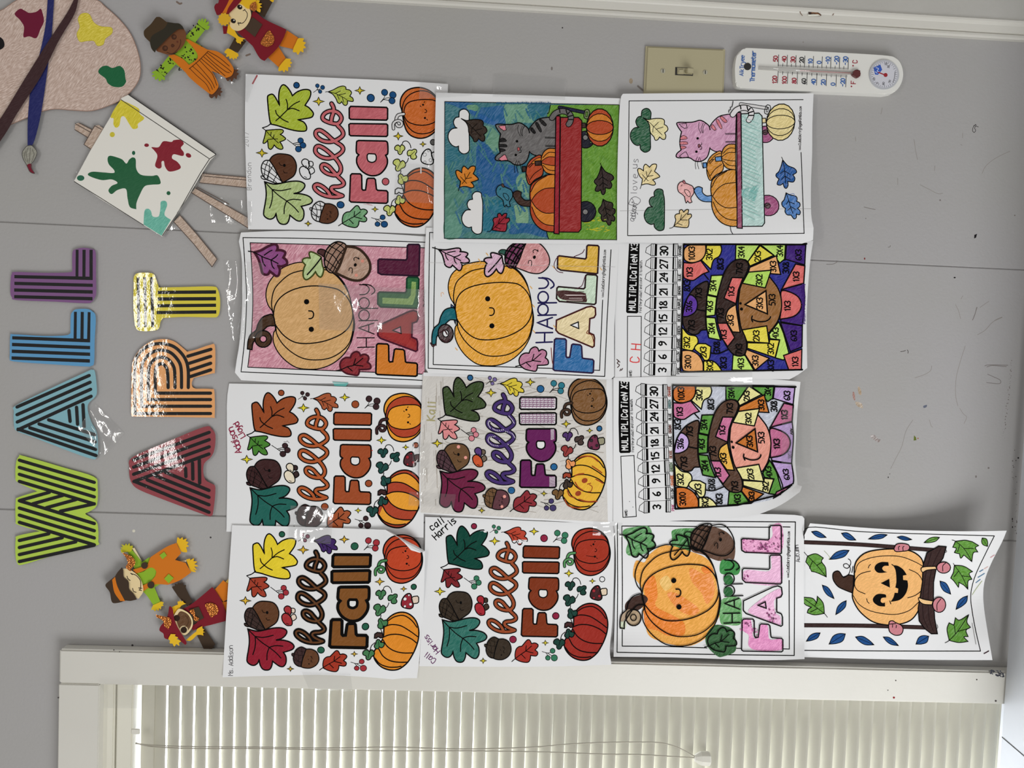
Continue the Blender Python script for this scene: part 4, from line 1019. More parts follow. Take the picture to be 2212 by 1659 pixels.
    S('940 188 c 990 170 1040 145 1085 135 1112 145 1115 167 c 1150 175 1168 200 1150 232 c 1178 252 1178 282 1125 275 c 1125 300 1110 318 1088 312 1070 283 c 1050 300 1028 288 1018 260 985 212', 'leafD', 9)
    Ls(['915 190 940 188 1010 205 1080 240 1120 265', '1010 205 1062 180', '1040 220 1110 205', '1028 215 1045 260', '1075 240 1090 290'], 6)
    S('1058 1486 c 1055 1440 1065 1390 1092 1362 1125 1355 c 1150 1325 1180 1292 1205 1293 1225 1330 c 1255 1322 1285 1335 1290 1358 1260 1395 c 1285 1415 1285 1440 1265 1456 1215 1450 c 1210 1490 1190 1518 1150 1520 1100 1508', 'leafE', 10)
    Ls(['1022 1513 1058 1482 1120 1435 1165 1405 1225 1352', '1165 1405 1170 1350', '1165 1405 1240 1425', '1120 1438 1160 1480'], 8)
    S('886 1282 c 840 1262 795 1285 768 1330 758 1390 770 1440 800 1470 836 1480 c 848 1410 868 1340', 'cap2' if 'cap2' in A.pal else 'cap', 10)
    if A.pal.get('hatch'): Ls(['790 1300 812 1370 805 1465', '838 1275 850 1370 838 1470', '768 1340 800 1350 868 1355', '765 1400 800 1420 845 1425', '800 1290 840 1310 880 1315', '765 1370 830 1440'], A.pal['hatch'] - 1)
    S('886 1284 c 940 1283 990 1310 1012 1360 1012 1410 985 1460 930 1492 870 1492 836 1480 c 848 1410 868 1340', 'nut2' if 'nut2' in A.pal else 'nut', 10)
    S('766 1338 745 1338 745 1358 762 1365', 'cap2' if 'cap2' in A.pal else 'cap', 8)
    Ls(['928 1362 945 1366 940 1378 950 1384', '940 1400 936 1418 950 1424', '905 1390 912 1400'], 5); O(915, 1446, 7, INK, 0)
    wo, wi = A.pal.get('hw', (47, 25))
    for s in ('1052 1192 1000 1206 920 1206 850 1185 797 1145 785 1108 812 1090 860 1108 910 1152 938 1200', '1052 1192 1000 1172 962 1150 946 1124 966 1106 1020 1100 1060 1080 1058 1048 1012 1002 960 945 925 905 882 886 856 902 864 940 912 975 985 988 1030 960 1040 910 1015 855 975 808 905 745 842 710 806 722 803 770 852 812 925 825 1000 800 1060 752 1056 705 975 650 910 592 852 556 812 568 812 610 862 652 935 665 1005 648 1068 602 1064 555 1022 508'): A.line(smooth(s, False), wo)
    A.line(smooth('1015 492 950 482 890 455 880 425 905 390 960 370 1025 384 1060 430 1048 470', True), wo); A.line(smooth('960 478 968 430 985 385 988 340 970 300', False), wo)
    for s in ('1052 1192 1000 1206 920 1206 850 1185 797 1145 785 1108 812 1090 860 1108 910 1152 938 1200', '1052 1192 1000 1172 962 1150 946 1124 966 1106 1020 1100 1060 1080 1058 1048 1012 1002 960 945 925 905 882 886 856 902 864 940 912 975 985 988 1030 960 1040 910 1015 855 975 808 905 745 842 710 806 722 803 770 852 812 925 825 1000 800 1060 752 1056 705 975 650 910 592 852 556 812 568 812 610 862 652 935 665 1005 648 1068 602 1064 555 1022 508'): A.line(smooth(s, False), wi, 'hello', tex=A.tex)
    A.line(smooth('1015 492 950 482 890 455 880 425 905 390 960 370 1025 384 1060 430 1048 470', True), wi, 'hello', True, A.tex); A.line(smooth('960 478 968 430 985 385 988 340 970 300', False), wi, 'hello', tex=A.tex)
    fw = A.pal.get('fw', 15)
    P('1132 985 1146 970 1225 970 1240 985 1240 1118 1250 1130 1275 1128 1290 1024 1302 1012 1360 1012 1373 1026 1381 1118 1392 1130 1478 1134 1492 1150 1490 1245 1475 1260 1135 1253 1119 1238', 'fall', fw)
    S('1198 690 1202 660 1222 650 c 1480 655 c 1500 675 1500 770 1478 790 c 1494 830 1490 880 1460 932 1410 975 1345 988 1285 972 1230 930 1197 870 1198 815 1218 786 c 1196 765 1195 720', 'fall', fw)
    S('1298 795 1312 775 c 1375 778 c 1386 800 1380 840 1345 858 1305 842', (226, 224, 222), fw - 3, tex=0)
    P('1131 500 1145 490 1495 494 1507 505 1503 600 1490 612 1145 605 1132 594', 'fallL' if 'fallL' in A.pal else 'fall', fw); P('1140 345 1155 328 1500 338 1512 350 1508 445 1495 458 1150 450 1137 438', 'fallL' if 'fallL' in A.pal else 'fall', fw)
    # small pumpkin, curly stem
    S('1650 370 1635 310 1650 240 1700 180 1770 152 1850 149 1930 180 1990 240 2015 310 2030 400 2015 490 1970 565 1900 615 1820 632 1740 610 1690 560 1665 480', 'pA1', 13)
    S('1655 390 1660 320 1690 255 1750 205 1840 178 1920 192 1985 245 2018 330 2024 400 2012 470 1950 560 1860 588 1770 575 1705 520 1672 450', 'pA2', 10)
    S('1668 400 1680 335 1720 290 1800 267 1900 262 1975 272 2010 315 2018 380 2005 435 1960 480 1880 505 1790 503 1710 475 1678 435', 'pA1', 10)
    O(1858, 312, 10, INK, 0); O(1873, 438, 11, INK, 0); Ls(['1875 355 1890 365 1888 382 1872 388', '1868 290 1876 282', '1830 322 1838 330', '1890 450 1898 458'], 7)
    A.tube('1668 400 1618 408 1598 430 1590 456', 34, 20, 'vine'); A.tube('1562 540 1562 495 1588 468 1628 466 1646 490 1632 514 1604 514 1592 496', 32, 18, 'vine')
    S('1650 1160 1660 1040 1700 970 1770 926 1850 918 1920 948 1975 1010 2003 1100 2000 1190 1978 1270 1942 1350 1890 1430 1815 1488 1740 1500 1660 1478 1600 1430 1562 1365 1562 1300 1605 1240', 'pB1', 14)
    U = {1: '1690 1000 1760 960 1850 950 1930 1000 1985 1072', 2: '1652 1060 1720 1036 1820 1050 1920 1110 1992 1165', 3: '1645 1160 1720 1135 1820 1140 1920 1180 1982 1228', 4: '1650 1185 1690 1250 1760 1300 1850 1325 1948 1328', 5: '1610 1280 1650 1350 1720 1400 1810 1420 1892 1422', 6: '1572 1370 1620 1430 1700 1465 1780 1470 1832 1462'}
    lobes(A, U, ((1, 2, 'pB2'), (3, 4, 'pB2'), (5, 6, 'pB2')), 11)
    P('1562 1165 1565 1125 1590 1108 1640 1115 1650 1160 1622 1165 1600 1150 1582 1166', 'pstem', 10)
    Ls(['1640 692 1655 662 1690 658 1718 685 1728 722', '1702 820 1690 850 1670 872', '1625 940 1618 980', '1620 1070 1640 1112', '1520 1290 1535 1240 1570 1210'], 8)
    for k, (x, y, r, t) in enumerate(((1620, 735, 50, 0), (1743, 778, 52, 3.9), (1608, 886, 62, .35), (1637, 1020, 54, 2.6), (1608, 1228, 50, 2.9), (1508, 1330, 58, 0.1))):
        c_, s_ = math.cos(t), math.sin(t)
        Q = smooth([(x + r * (a * c_ - b_ * s_), y + r * (a * s_ + b_ * c_)) for a, b_ in IVY], True)
        key = 'ivy%d' % k
        A.fill(Q, key if key in A.pal else 'ivy'); A.line(Q, 9, closed=True)
        A.line(np.array([(x + r * (a * c_ - b_ * s_), y + r * (a * s_ + b_ * c_)) for a, b_ in ((.1, -.6), (0, .1), (-.05, .6))]), 5)
    P('1928 778 1945 765 1986 762 1998 776 1998 820 1986 832 1942 838', 'mstemC', 10)
    S('1824 838 1836 785 1870 745 1905 735 1925 757 1930 800 1945 842 1940 872 1912 886 1868 878 1838 865', 'mushC', 11)
    for q in ((1862, 788, 17), (1918, 842, 15), (1862, 860, 12), (1900, 752, 10)): O(*q, 'spot', 3)

def drawing(label, outline, zf, g=1.0, base=(234, 232, 231), step=12.0, tex=0.0, lift=LIFT):
    A = Art(zf, step); A.g = g; A.lift = lift
    def finish(extra_flaps=()):
        ws = 'worksheet' in label
        ob = sheet('math_worksheet' if ws else 'coloring_page', outline, A, M_PAPER, 0.00022, base, tex, flaps=extra_flaps, g=1.0)
        tag(ob, label, 'worksheet' if ws else 'drawing', 'multiplication worksheets' if ws else 'fall colouring pages'); return ob
    return A, finish

def seq(C, s, sm=True): return C(smooth(s, True, 3) if sm else straight(s))
CH = {'lloyd': Crop(470, 810, 460 / 2120), 'msa': Crop(470, 1120, 460 / 2120), 'bren': Crop(510, 150, 460 / 2120), 'cali': Crop(890, 1110, 450 / 2133), 'will': Crop(890, 800, 450 / 2196)}
PW = (228, 226, 224)

# 1: rust leaves, striped pumpkins
C = CH['lloyd']
A, fin = drawing('hello fall page in rust and dark brown with orange and red striped pumpkins', seq(C, '115 85 c 700 95 1300 118 2075 140 c 2060 800 2050 1620 c 1300 1580 600 1570 88 1560 c 96 900 92 300', True), bent(0.0022, [(495, 828, 0), (910, 839, 0), (490, 1148, 0), (913, 1157, 0), (700, 990, .0006)]), 0.96)
A.map = (lambda t, C=C: (lambda P: C(t(P))))(TPS(H_MARKS[:1] + H_MARKS[2:10], [(291, 841), (855, 328), (1266, 223), (1399, 1349), (1631, 650), (1873, 720), (290, 598), (1067, 1312), (1504, 1080)]))
A.pal = dict(leafA=(150, 74, 38), leafB=(72, 128, 48), berry=(56, 34, 37), cap=(58, 34, 34), nut=(60, 35, 35), leafC=(34, 96, 86), mushA=(232, 214, 190), mstem=(54, 38, 38), star=(228, 212, 52), dot=(150, 72, 38), leafD=(165, 86, 52), leafE=(160, 82, 48), hello=(172, 86, 44), fall=(155, 74, 40), pA1=(226, 150, 46), pA2=(172, 66, 40), vine=(60, 36, 38), pB1=(168, 66, 42), pB2=(228, 154, 50), pstem=(58, 34, 34), ivy=(28, 70, 64), mushC=(80, 42, 48), spot=(155, 42, 52), mstemC=(74, 42, 44), hatch=4, fw=15)
hello_page(A)
A.map = C; A.text('Addison', 242, 768, 62, 10, (140, 36, 66), (-.33, -.94), 0.66, .1); A.text('Lloyd', 280, 606, 54, 10, (140, 36, 66), (-.5, -.86), 0.66, .1)
A.Ls(['660 664 690 666', '690 655 712 676'], 4, (90, 80, 80)); A.O(1538, 752, 6, (190, 60, 50), 0); A.O(1290, 135, 6, (190, 150, 160), 0, 3)
fin()

# 2: bold brown lettering, peeling corner
C = CH['msa']
zm = bent(0.0045, [(501, 1134, 0), (700, 1142, .001), (832, 1144, .004), (880, 1165, .010), (918, 1192, .007), (910, 1330, .008), (901, 1465, .019), (665, 1458, .0175), (481, 1463, .0175), (495, 1300, .007), (700, 1300, .006), (600, 1400, .0155), (800, 1400, .0155)])
A, fin = drawing('hello fall page with a yellow maple leaf, bold brown lettering and a peeling corner', seq(C, '145 66 c 900 85 1672 112 c 1760 155 1860 208 c 1960 262 2066 324 c 2050 900 2020 1300 1985 1590 c 1860 1590 1740 1602 c 1500 1580 1100 1558 800 1560 400 1570 50 1582 c 90 900'), zm, 0.98)
A.map = (lambda t, C=C: (lambda P: C(t(P))))(TPS(H_MARKS, [(277, 819), (725, 1498), (852, 313), (1261, 209), (1361, 1349), (1615, 629), (1853, 701), (290, 571), (1029, 1310), (1472, 1076), (1015, 1510)]))
A.pal = dict(leafA=(226, 200, 48), leafB=(158, 60, 40), berry=(158, 48, 56), berryT=(120, 60, 80), cap=(60, 44, 40), nut=(94, 60, 38), leafC=(140, 30, 46), mushA=(160, 48, 52), mstem=(222, 204, 186), star=(218, 176, 58), dot=(34, 88, 66), leafD=(62, 38, 94), leafE=(158, 52, 34), hello=(94, 58, 32), fall=(124, 78, 36), pA1=(182, 66, 36), pA2=(172, 60, 34), vine=(70, 128, 78), pB1=(214, 132, 40), pB2=(216, 134, 40), pstem=(62, 42, 38), ivy=(66, 118, 76), mushC=(142, 40, 52), spot=(225, 222, 220), mstemC=(216, 196, 178), cap2=(58, 38, 38), hatch=4, hw=(54, 18), fw=30)
hello_page(A)
A.map = C; A.text('Ms. Addison', 152, 1565, 44, 6, (92, 90, 92), (0, -1), 0.70, .08)
ol = C(straight('1672 112 1760 158 1860 208 1960 262 2066 324')); il = C(straight('1720 140 1790 185 1850 240 1905 300 1960 345'))
mid = ol * .45 + il * .55; e2 = C(straight('1700 130 1800 190 1862 245 1925 315 2012 342'))
zo = zm(ol); fv = np.concatenate([W(ol, zo + .0003), W(ol * .7 + e2 * .3, zo + .0035), W(ol * .3 + e2 * .7, zo + .0055), W(e2, zo + .0050)])
ff = [(5 * r + k, 5 * r + k + 1, 5 * r + k + 6, 5 * r + k + 5) for r in range(3) for k in range(4)]
fin([(fv, orient(fv, ff), (*alb((228, 225, 222)), 0))])

# 3: pink lettering, green leaves
C = CH['bren']
A, fin = drawing('hello fall page with pink lettering, lime leaves and blue berries, top row nearest the easel', seq(C, '95 45 c 500 62 1000 85 1600 112 2110 145 c 2085 900 2060 1645 c 1500 1625 800 1600 120 1592 c 95 900 88 500'), bent(0.0045, [(531, 160, .001), (965, 180, 0), (536, 495, .003), (955, 507, 0), (740, 340, -.001)]), 0.94)
A.map = (lambda t, C=C: (lambda P: C(t(P))))(TPS(H_MARKS, [(257, 832), (717, 1535), (822, 319), (1232, 210), (1383, 1392), (1614, 664), (1860, 744), (262, 582), (1040, 1348), (1488, 1117), (1020, 1557)]))
A.pal = dict(leafA=(166, 182, 50, .3), leafB=(160, 170, 52, .3), berry=(24, 74, 122), cap=None, nut=(88, 54, 36), leafC=(168, 186, 122, .4), mushA=None, mstem=None, star=(216, 194, 56), dot=(24, 74, 122), dotF=(186, 90, 98), dot2=(96, 94, 92), leafD=(170, 182, 70, .3), leafE=(104, 156, 108, .45), hello=(196, 104, 108), fall=(190, 98, 106, .25), pA1=(198, 102, 40, .25), pA2=(196, 98, 38, .25), vine=None, pB1=(194, 94, 34, .2), pB2=(196, 96, 36, .2), pstem=None, ivy=(190, 198, 98, .5), mushC=None, spot=None, mstemC=None, hatch=7, fw=15)
hello_page(A)
A.map = C; A.line(straight('165 140 208 62'), 16, (166, 60, 66)); A.text('Brandon', 150, 1200, 44, 4, (120, 118, 118), (0, -1), 0.92, .1); A.text('2017', 122, 768, 40, 4, (135, 133, 133), (0, -1), 1.1, .1)
A.Ls(['1270 1340 1360 1355', '1300 1335 1350 1345'], 3, (190, 120, 130)); A.Ls(['1840 975 1840 1030'], 14, (220, 216, 212))
fin()

# 4: dark greens and reds
C = CH['cali']
A, fin = drawing('hello fall page with dark green leaves, plain red pumpkins and brown lettering', seq(C, '135 30 c 700 48 1300 75 2072 102 c 2068 600 2050 1100 2025 1380 2042 1545 c 1500 1562 850 1566 75 1560 c 110 900 130 400'), bent(0.0022, [(918, 1116, 0), (1327, 1131, 0), (910, 1280, .006), (1325, 1280, .005), (906, 1439, .0200), (1069, 1440, .0195), (1200, 1440, .0190), (1320, 1436, .0230), (1100, 1290, .005), (1000, 1400, .0165), (1250, 1400, .0150)]), 0.96)
A.map = C
A.pal = dict(leafA=(12, 66, 54), leafB=(120, 34, 38), berry=(54, 118, 88), cap=(54, 44, 34), nut=(56, 46, 36), leafC=(42, 106, 94, .25), mushA=(160, 38, 48), mstem=(62, 48, 38), star=(230, 208, 58), dot=(136, 34, 62), dot2=None, leafD=(178, 66, 46), leafE=(158, 48, 38), hello=(148, 72, 40), fall=(124, 52, 26), pA1=(160, 52, 34), pA2=(158, 50, 34), vine=(88, 146, 92), pB1=(152, 44, 36), pB2=(154, 46, 36), pstem=(66, 36, 36), ivy=(28, 64, 54), mushC=(64, 34, 36), spot=(160, 46, 54), mstemC=(222, 202, 176), hatch=4, fw=15)
hello_page(A)
A.text('cali', 205, 172, 66, 11, INK, (.83, -.56), .80); A.text('Harris', 248, 268, 66, 11, INK, (.74, -.67), .80)
A.text('Cali', 250, 1490, 56, 8, (96, 40, 90), (-.8, -.6), .72, .1); A.text('Hariss', 290, 1400, 56, 8, (96, 40, 90), (-.64, -.77), .70, .1)
A.Ls(['1785 428 1830 436 1870 438'], 5)
fin()

# 5: pencil shaded background, purple lettering
C = CH['will']
A, fin = drawing('hello fall page with purple lettering on a grey pencil shaded background', seq(C, '120 22 c 1000 52 2160 92 c 2150 900 2132 1640 c 1600 1595 1000 1566 400 1530 80 1508 c 78 1000 100 400'), bent(0.0045, [(912, 804, 0), (1326, 818, 0), (906, 1109, .002), (1326, 1136, .001), (1110, 960, .0005)]), 0.97)
A.map = C
random.seed(11)
A.fill(seq(PX, '0 0'), None) if False else None
A.P('112 60 2050 98 2045 800 2065 1600 1000 1545 90 1500 85 900', (204, 200, 194, .12), 0)
A.scatter()
for k in range(260):
    x, y = random.uniform(110, 1990), random.uniform(70, 1490); L = random.uniform(80, 260); a_ = random.choice((-.05, .12, .35, -.25)) if x > 330 else 1.55
    if x < 260: L *= .8
    x2, y2 = x + L * math.cos(a_), y + L * math.sin(a_)
    if x2 < 2040 and 60 < y2 < 1500: A.line(np.array([(x, y), (x2, y2)]), random.uniform(3, 9), random.choice(((176, 170, 162), (190, 184, 176), (168, 160, 150))))
A.flatten()
A.map = (lambda t, C=C: (lambda P: C(t(P))))(TPS(H_MARKS, [(266, 769), (735, 1478), (832, 237), (1247, 125), (1391, 1299), (1625, 565), (1873, 636), (273, 512), (1048, 1266), (1496, 1018), (1034, 1489)]))
A.pal = dict(leafA=(54, 72, 36, .25), leafB=(214, 136, 136), berry=(206, 128, 138), berryT=(118, 104, 156), berryU=(46, 118, 134), berryV=(66, 56, 100), cap=(78, 54, 60), nut=(104, 76, 50), leafC=(106, 32, 62), mushA=(86, 60, 118), mushB=(196, 84, 46), mstem=(110, 96, 80), star=(218, 198, 58), dot=(36, 94, 142), leafD=(214, 192, 62), leafE=(134, 44, 50), hello=(66, 46, 104), fall=(100, 32, 86), fallL=(222, 216, 220), pA1=(120, 82, 44, .3), pA2=(124, 86, 48, .3), vine=(66, 46, 34), pB1=(224, 172, 56), pB2=(226, 176, 58), pstem=(156, 64, 42), ivy=(80, 60, 60), ivy0=(76, 48, 102), ivy1=(70, 56, 52), ivy2=(142, 56, 54), ivy3=(224, 148, 92), ivy4=(60, 48, 40), ivy5=(112, 82, 46), mushC=(112, 48, 72), spot=(48, 38, 42), mstemC=(148, 144, 118), cap2=(106, 78, 52), nut2=(92, 56, 62), hatch=5, fw=17, hw=(50, 31))
hello_page(A)
A.map = C
for (x0, x1, y0, y1) in ((1150, 1505, 295, 395), (1150, 1505, 460, 560)):
    for r in range(5):
        for c_ in range(9):
            x = x0 + (x1 - x0) * (c_ + .5 * (r % 2) * .3) / 9; y = y0 + (y1 - y0) * r / 5
            A.line(np.array([(x, y + 4), (x + 34, y + 8)]), 6, (112, 42, 96)); A.line(np.array([(x, y), (x + 6, y + 20)]), 4, (112, 42, 96))
for (x0, x1, y0, y1) in ((1448, 1508, 1122, 1225), (1462, 1498, 620, 730)):
    A.P('%d %d %d %d %d %d %d %d' % (x0, y0, x1, y0, x1, y1, x0, y1), (216, 208, 214), 0)
    for k in range(9): A.line(np.array([(x0 + 2, y0 + (y1 - y0) * k / 9), (x1 - 2, y0 + (y1 - y0) * (k + .8) / 9)]), 5, (120, 70, 110))
for s in ('1070 548 1050 515 1020 480', '850 560 815 530 800 560 820 600', '850 612 900 632 960 620', '1078 700 1050 660 985 640', '870 690 815 700 800 740 840 780 900 790', '920 740 965 790', '1010 775 1060 730'):
    Q = smooth(s, False, 6)
    for q in Q[::2]: A.line(np.array([q, q + np.array([7., 10.])]), 6, (214, 208, 216))
for (x, y) in ((1820, 1162), (1752, 1298)): A.O(x, y, 32, (150, 62, 34), 0, 26, rot=-.4)
A.Ls(['1870 1205 1900 1230 1885 1275 1855 1280', '1850 1200 1885 1190'], 8, (150, 62, 34))
for s in ('1750 925 1820 905 1900 915 1960 960', '1720 1110 1760 1095 1810 1090', '1720 1180 1750 1230 1800 1265', '1640 1270 1660 1320 1720 1345', '1760 1360 1850 1385 1950 1380', '1610 1360 1640 1420 1700 1450', '1900 1010 1960 1050 2000 1080', '1940 1150 1980 1170 2010 1190', '1690 1440 1740 1450 1780 1445'): A.Ls([s], 13, (152, 66, 34))
for (x, y, r) in ((490, 806, 18), (565, 920, 17), (975, 1330, 17), (948, 1436, 15)): A.O(x, y, r, (226, 152, 140), 0)
A.text('Kali', 238, 530, 80, 13, (168, 160, 116), (.06, -1), .84)
fin()

# ---- colouring page: happy fall
CF1, CF2, CF3 = Crop(480, 490, 460 / 2180), Crop(890, 490, 460 / 2180), Crop(1310, 1100, 450 / 2196)
F_MARKS = [(285, 163), (262, 1437), (864, 767), (912, 1049), (1573, 1508), (2015, 495), (1997, 1525), (1600, 335), (1170, 1470), (268, 250), (1762, 1255), (520, 1180), (1180, 152), (1400, 285)]
def happy_page(A, happy=True):
    S, P, O, Ls, k = A.S, A.P, A.O, A.Ls, A.pal
    if 'stem0' in k: P('480 865 530 900 530 1060 480 930', 'stem0', 10)
    S('520 880 470 800 447 700 470 590 530 500 620 420 730 375 830 365 1000 400 1130 460 1220 540 1280 640 1310 750 1335 870 1355 1000 1340 1100 1310 1200 1240 1310 1130 1400 1000 1450 880 1458 760 1440 650 1370 570 1280 525 1180 525 1090 545 1040', 'pk', 11)
    S('520 880 505 780 530 650 600 560 700 482 830 446 1000 430 1130 472 1230 570 1300 700 1335 870 1345 1000 1310 1170 1230 1270 1110 1340 980 1362 840 1350 720 1290 620 1200 560 1100 548 1020', 'pk', 11)
    S('525 920 540 810 600 720 700 655 830 615 970 605 1100 620 1200 650 1285 730 1328 830 1335 930 1300 1020 1230 1090 1120 1145 1000 1180 860 1195 740 1180 640 1120 570 1040 535 980', 'pk', 12)
    O(864, 767, 27, INK, 0); O(912, 1049, 27, INK, 0); Ls(['885 860 920 865 935 890 930 922 912 938 888 940'], 13)
    S('520 905 460 905 405 935 365 1000 345 1060 290 1105 265 1170 258 1250 c 305 1258 c 315 1190 345 1150 400 1080 440 1040 480 1015 545 1015 c', 'stem', k.get('sw', 12))
    O(420, 1148, 86, 'curl', 12); O(420, 1148, 33, k.get('hole', PW), 10)
    S('330 262 c 400 240 460 205 520 180 555 185 568 215 560 240 c 600 240 640 255 643 280 625 315 c 655 340 665 372 645 392 605 405 575 400 c 590 440 580 490 555 505 520 480 488 455 c 470 485 440 490 410 470 395 410 370 330', 'leaf1', k.get('lw', 15), k.get('lo', INK))
    Ls(['268 250 330 262 420 310 500 340 572 376', '405 305 420 370 442 402', '500 340 545 310 568 285', '500 345 512 400 532 428', '430 290 480 255 510 240'], 11)
    S('975 262 1000 228 1056 245 1042 305 1018 290', 'nub', 10)
    S('1045 330 1060 250 1110 185 1180 152 1250 170 1272 200 c 1240 290 1200 390 1155 472 c 1095 465 1055 410', 'cap', 13)
    Ls(['1060 250 1140 300 1200 385', '1100 195 1180 240 1238 280', '1150 160 1210 190 1255 230', '1050 330 1100 370 1172 430', '1055 400 1090 430 1130 462', '1240 165 1170 230 1105 330 1070 420', '1185 152 1120 210 1070 290 1050 350', '1262 215 1200 280 1130 400 1100 450', '1225 310 1180 370 1135 460'], k.get('hw', 9))
    S('1272 200 c 1370 215 1440 260 1500 340 1516 420 1490 490 1420 545 1330 545 1240 510 1160 470 c 1205 390 1240 290', 'nut', k.get('nw', 12), k.get('no', INK))
    if k.get('nf', 1):
        Ls(['1352 345 1348 322 1372 312 1396 330', '1296 448 1305 422 1330 425 1332 465'], 8); O(1362, 390, 15, INK, 0, 18, rot=.4); Ls(['1395 315 1402 330', '1330 465 1328 475'], 8)
        if 'cheek' in k: O(1436, 350, 17, 'cheek', 0); O(1372, 495, 17, 'cheek', 0)
    S('1012 308 c 960 275 910 256 890 270 900 320 c 860 318 830 330 822 355 852 390 c 835 430 828 490 840 530 870 540 920 505 955 460 c 975 495 1005 515 1025 495 1038 440 1025 390', 'leaf2', k.get('l2w', 15), k.get('l2o', INK)); Ls(['1015 315 950 400 870 490'], 13)
    S('1215 1462 c 1205 1410 1225 1365 1265 1340 1312 1340 c 1330 1300 1370 1278 1402 1290 1416 1320 c 1450 1305 1490 1320 1500 1350 1486 1386 c 1515 1410 1520 1445 1490 1458 1404 1462 c 1402 1490 1385 1520 1340 1516 1270 1500', 'leaf3', k.get('l3w', 13), k.get('l3o', INK)); Ls(['1170 1472 1215 1462 1290 1430 1350 1415 1440 1345', '1345 1415 1365 1350', '1280 1432 1330 1475', '1350 1415 1440 1425'], 10)
    w = k.get('tw', 11); tcol = k.get('tc', INK)
    Ls(['1385 1235 1558 1230', '1380 1136 1558 1136', '1475 1232 1475 1136', '1556 1098 1395 1035 1552 985', '1500 1078 1500 1005', '1400 962 1592 958', '1400 838 1592 834'], w, tcol, False)
    for yc in (905, 780): A.line(circle(1452, yc, 54, 55), w, tcol, True)
    Ls(['1405 592 1465 596 1500 622 1502 655 1470 688 1408 695', '1440 588 1510 596 1555 632 1560 665 1530 690'], w, tcol)
    fw = k.get('fw', 15)
    for nm, s in (('F', '1580 1210 1596 1196 1690 1200 1704 1215 1706 1370 1716 1384 1745 1380 1762 1260 1776 1250 1850 1256 1866 1270 1876 1380 1886 1388 1985 1396 1998 1410 1995 1520 1980 1530 1590 1512 1573 1500'), ('A', '1596 1012 1910 868 1960 856 2000 872 2006 942 1990 972 1946 986 1941 1130 1990 1150 2000 1182 1998 1262 1980 1275 1620 1142 1593 1112'), ('L', '1594 685 1610 668 1872 675 1886 660 1890 530 1905 515 2000 518 2013 535 2005 820 1990 835 1622 820 1592 790'), ('L2', '1595 345 1610 330 1880 340 1892 325 1896 195 1910 180 2010 180 2023 195 2015 495 2000 502 1630 488 1595 470')):
        P(s, nm, fw, k.get(nm + 'o', INK))
        if nm + 'i' in k: P(k[nm + 'i'][0], k[nm + 'i'][1], 0)
        if nm == 'A': P('1745 1060 1825 1024 1832 1092', k.get('hole', PW), 12)
URL = 'www.CuteColoringPagesForKids.com'

C = CF1
A, fin = drawing('happy fall page with a pink crayon background and a tan pumpkin', seq(C, '192 58 c 700 40 1500 62 2110 100 c 2090 800 2065 1622 c 1400 1605 700 1600 195 1570 c 130 1492 c 150 1350 175 1200 200 900 205 650 200 330 170 150 c'), bent(0.0022, [(520, 503, .003), (919, 511, 0), (522, 650, .0065), (507, 804, .009), (520, 811, .006), (910, 832, .001), (720, 820, .003), (720, 650, .001), (900, 660, 0)]), 0.95)
A.map = C
A.P('288 165 2100 216 2070 1508 264 1436 300 1150 312 900 310 560', (200, 134, 150, .6), 0)
A.Ls(['213 110 1000 122 2085 158', '213 110 232 380 248 650 246 900 225 1200 193 1485', '193 1485 1000 1520 2050 1572'], 9); A.Ls(['286 163 1000 182 2090 216', '286 163 302 400 312 650 310 900 290 1200 262 1437', '262 1437 1000 1468 2045 1508'], 9)
A.pal = dict(pk=(206, 162, 106, .3), stem=(66, 44, 28), curl=(66, 44, 28), hole=(206, 140, 158), leaf1=(140, 76, 130), lo=(70, 30, 46), lw=26, nub=(72, 40, 40), cap=(150, 118, 100, .3), nut=(172, 140, 120, .4), nw=26, no=(56, 40, 30), cheek=(214, 140, 122), leaf2=(178, 196, 140, .35), l2o=(66, 74, 30), leaf3=(132, 40, 46), l3w=18, l3o=(74, 26, 36), F=(206, 122, 42, .2), A=(146, 44, 46), Ao=(72, 26, 44), L=(44, 100, 58), Lo=(22, 60, 42), L2=(84, 26, 54), L2o=(42, 22, 40), fw=17,
             Li=('1640 725 1900 735 1930 700 1940 560 1985 565 1980 700 1950 800 1640 785', (134, 166, 90, .35)), Ai=('1640 1020 1900 900 1970 890 1975 940 1920 970 1915 1150 1975 1190 1970 1240 1640 1110', (160, 54, 52, .1)))
A.tex = .2
happy_page(A)
A.text('TheColoring', 2092, 820, 34, 5, (40, 36, 36), (0, -1), .6)
fin()

C = CF2
A, fin = drawing('happy fall page with an orange crayon pumpkin on white and a blue F', seq(C, '145 10 c 800 0 2125 30 c 2100 500 2072 1000 2070 1530 c 2035 1562 c 1500 1545 1000 1530 500 1508 170 1500 c 140 1450 c 130 900 125 400'), bent(0.0070, [(921, 500, 0), (1328, 510, 0), (917, 638, .002), (924, 806, .004), (1101, 813, .003), (1327, 813, .003), (1130, 650, 0), (1328, 650, .002)]), 0.98)
t = TPS(F_MARKS, [(233, 203), (217, 1410), (775, 737), (818, 1014), (1445, 1467), (1900, 474), (1858, 1492), (1497, 300), (1062, 1427), (210, 213), (1635, 1205), (437, 1130), (1085, 150), (1290, 208)])
A.map = C
A.Ls(['215 58 180 58 172 700 165 1448', '165 1448 1000 1488 1972 1532', '1972 1532 2000 900 2037 235'], 9, INK, False); A.Ls(['236 205 226 700 217 1410', '217 1410 1000 1436 1440 1450', '1860 1468 1920 1470 1952 750'], 9, INK, False)
A.text(URL, 1962, 722, 26, 4, (50, 46, 46), (.05, -1), .62)
A.map = (lambda t, C=C: (lambda P: C(t(P))))(t)
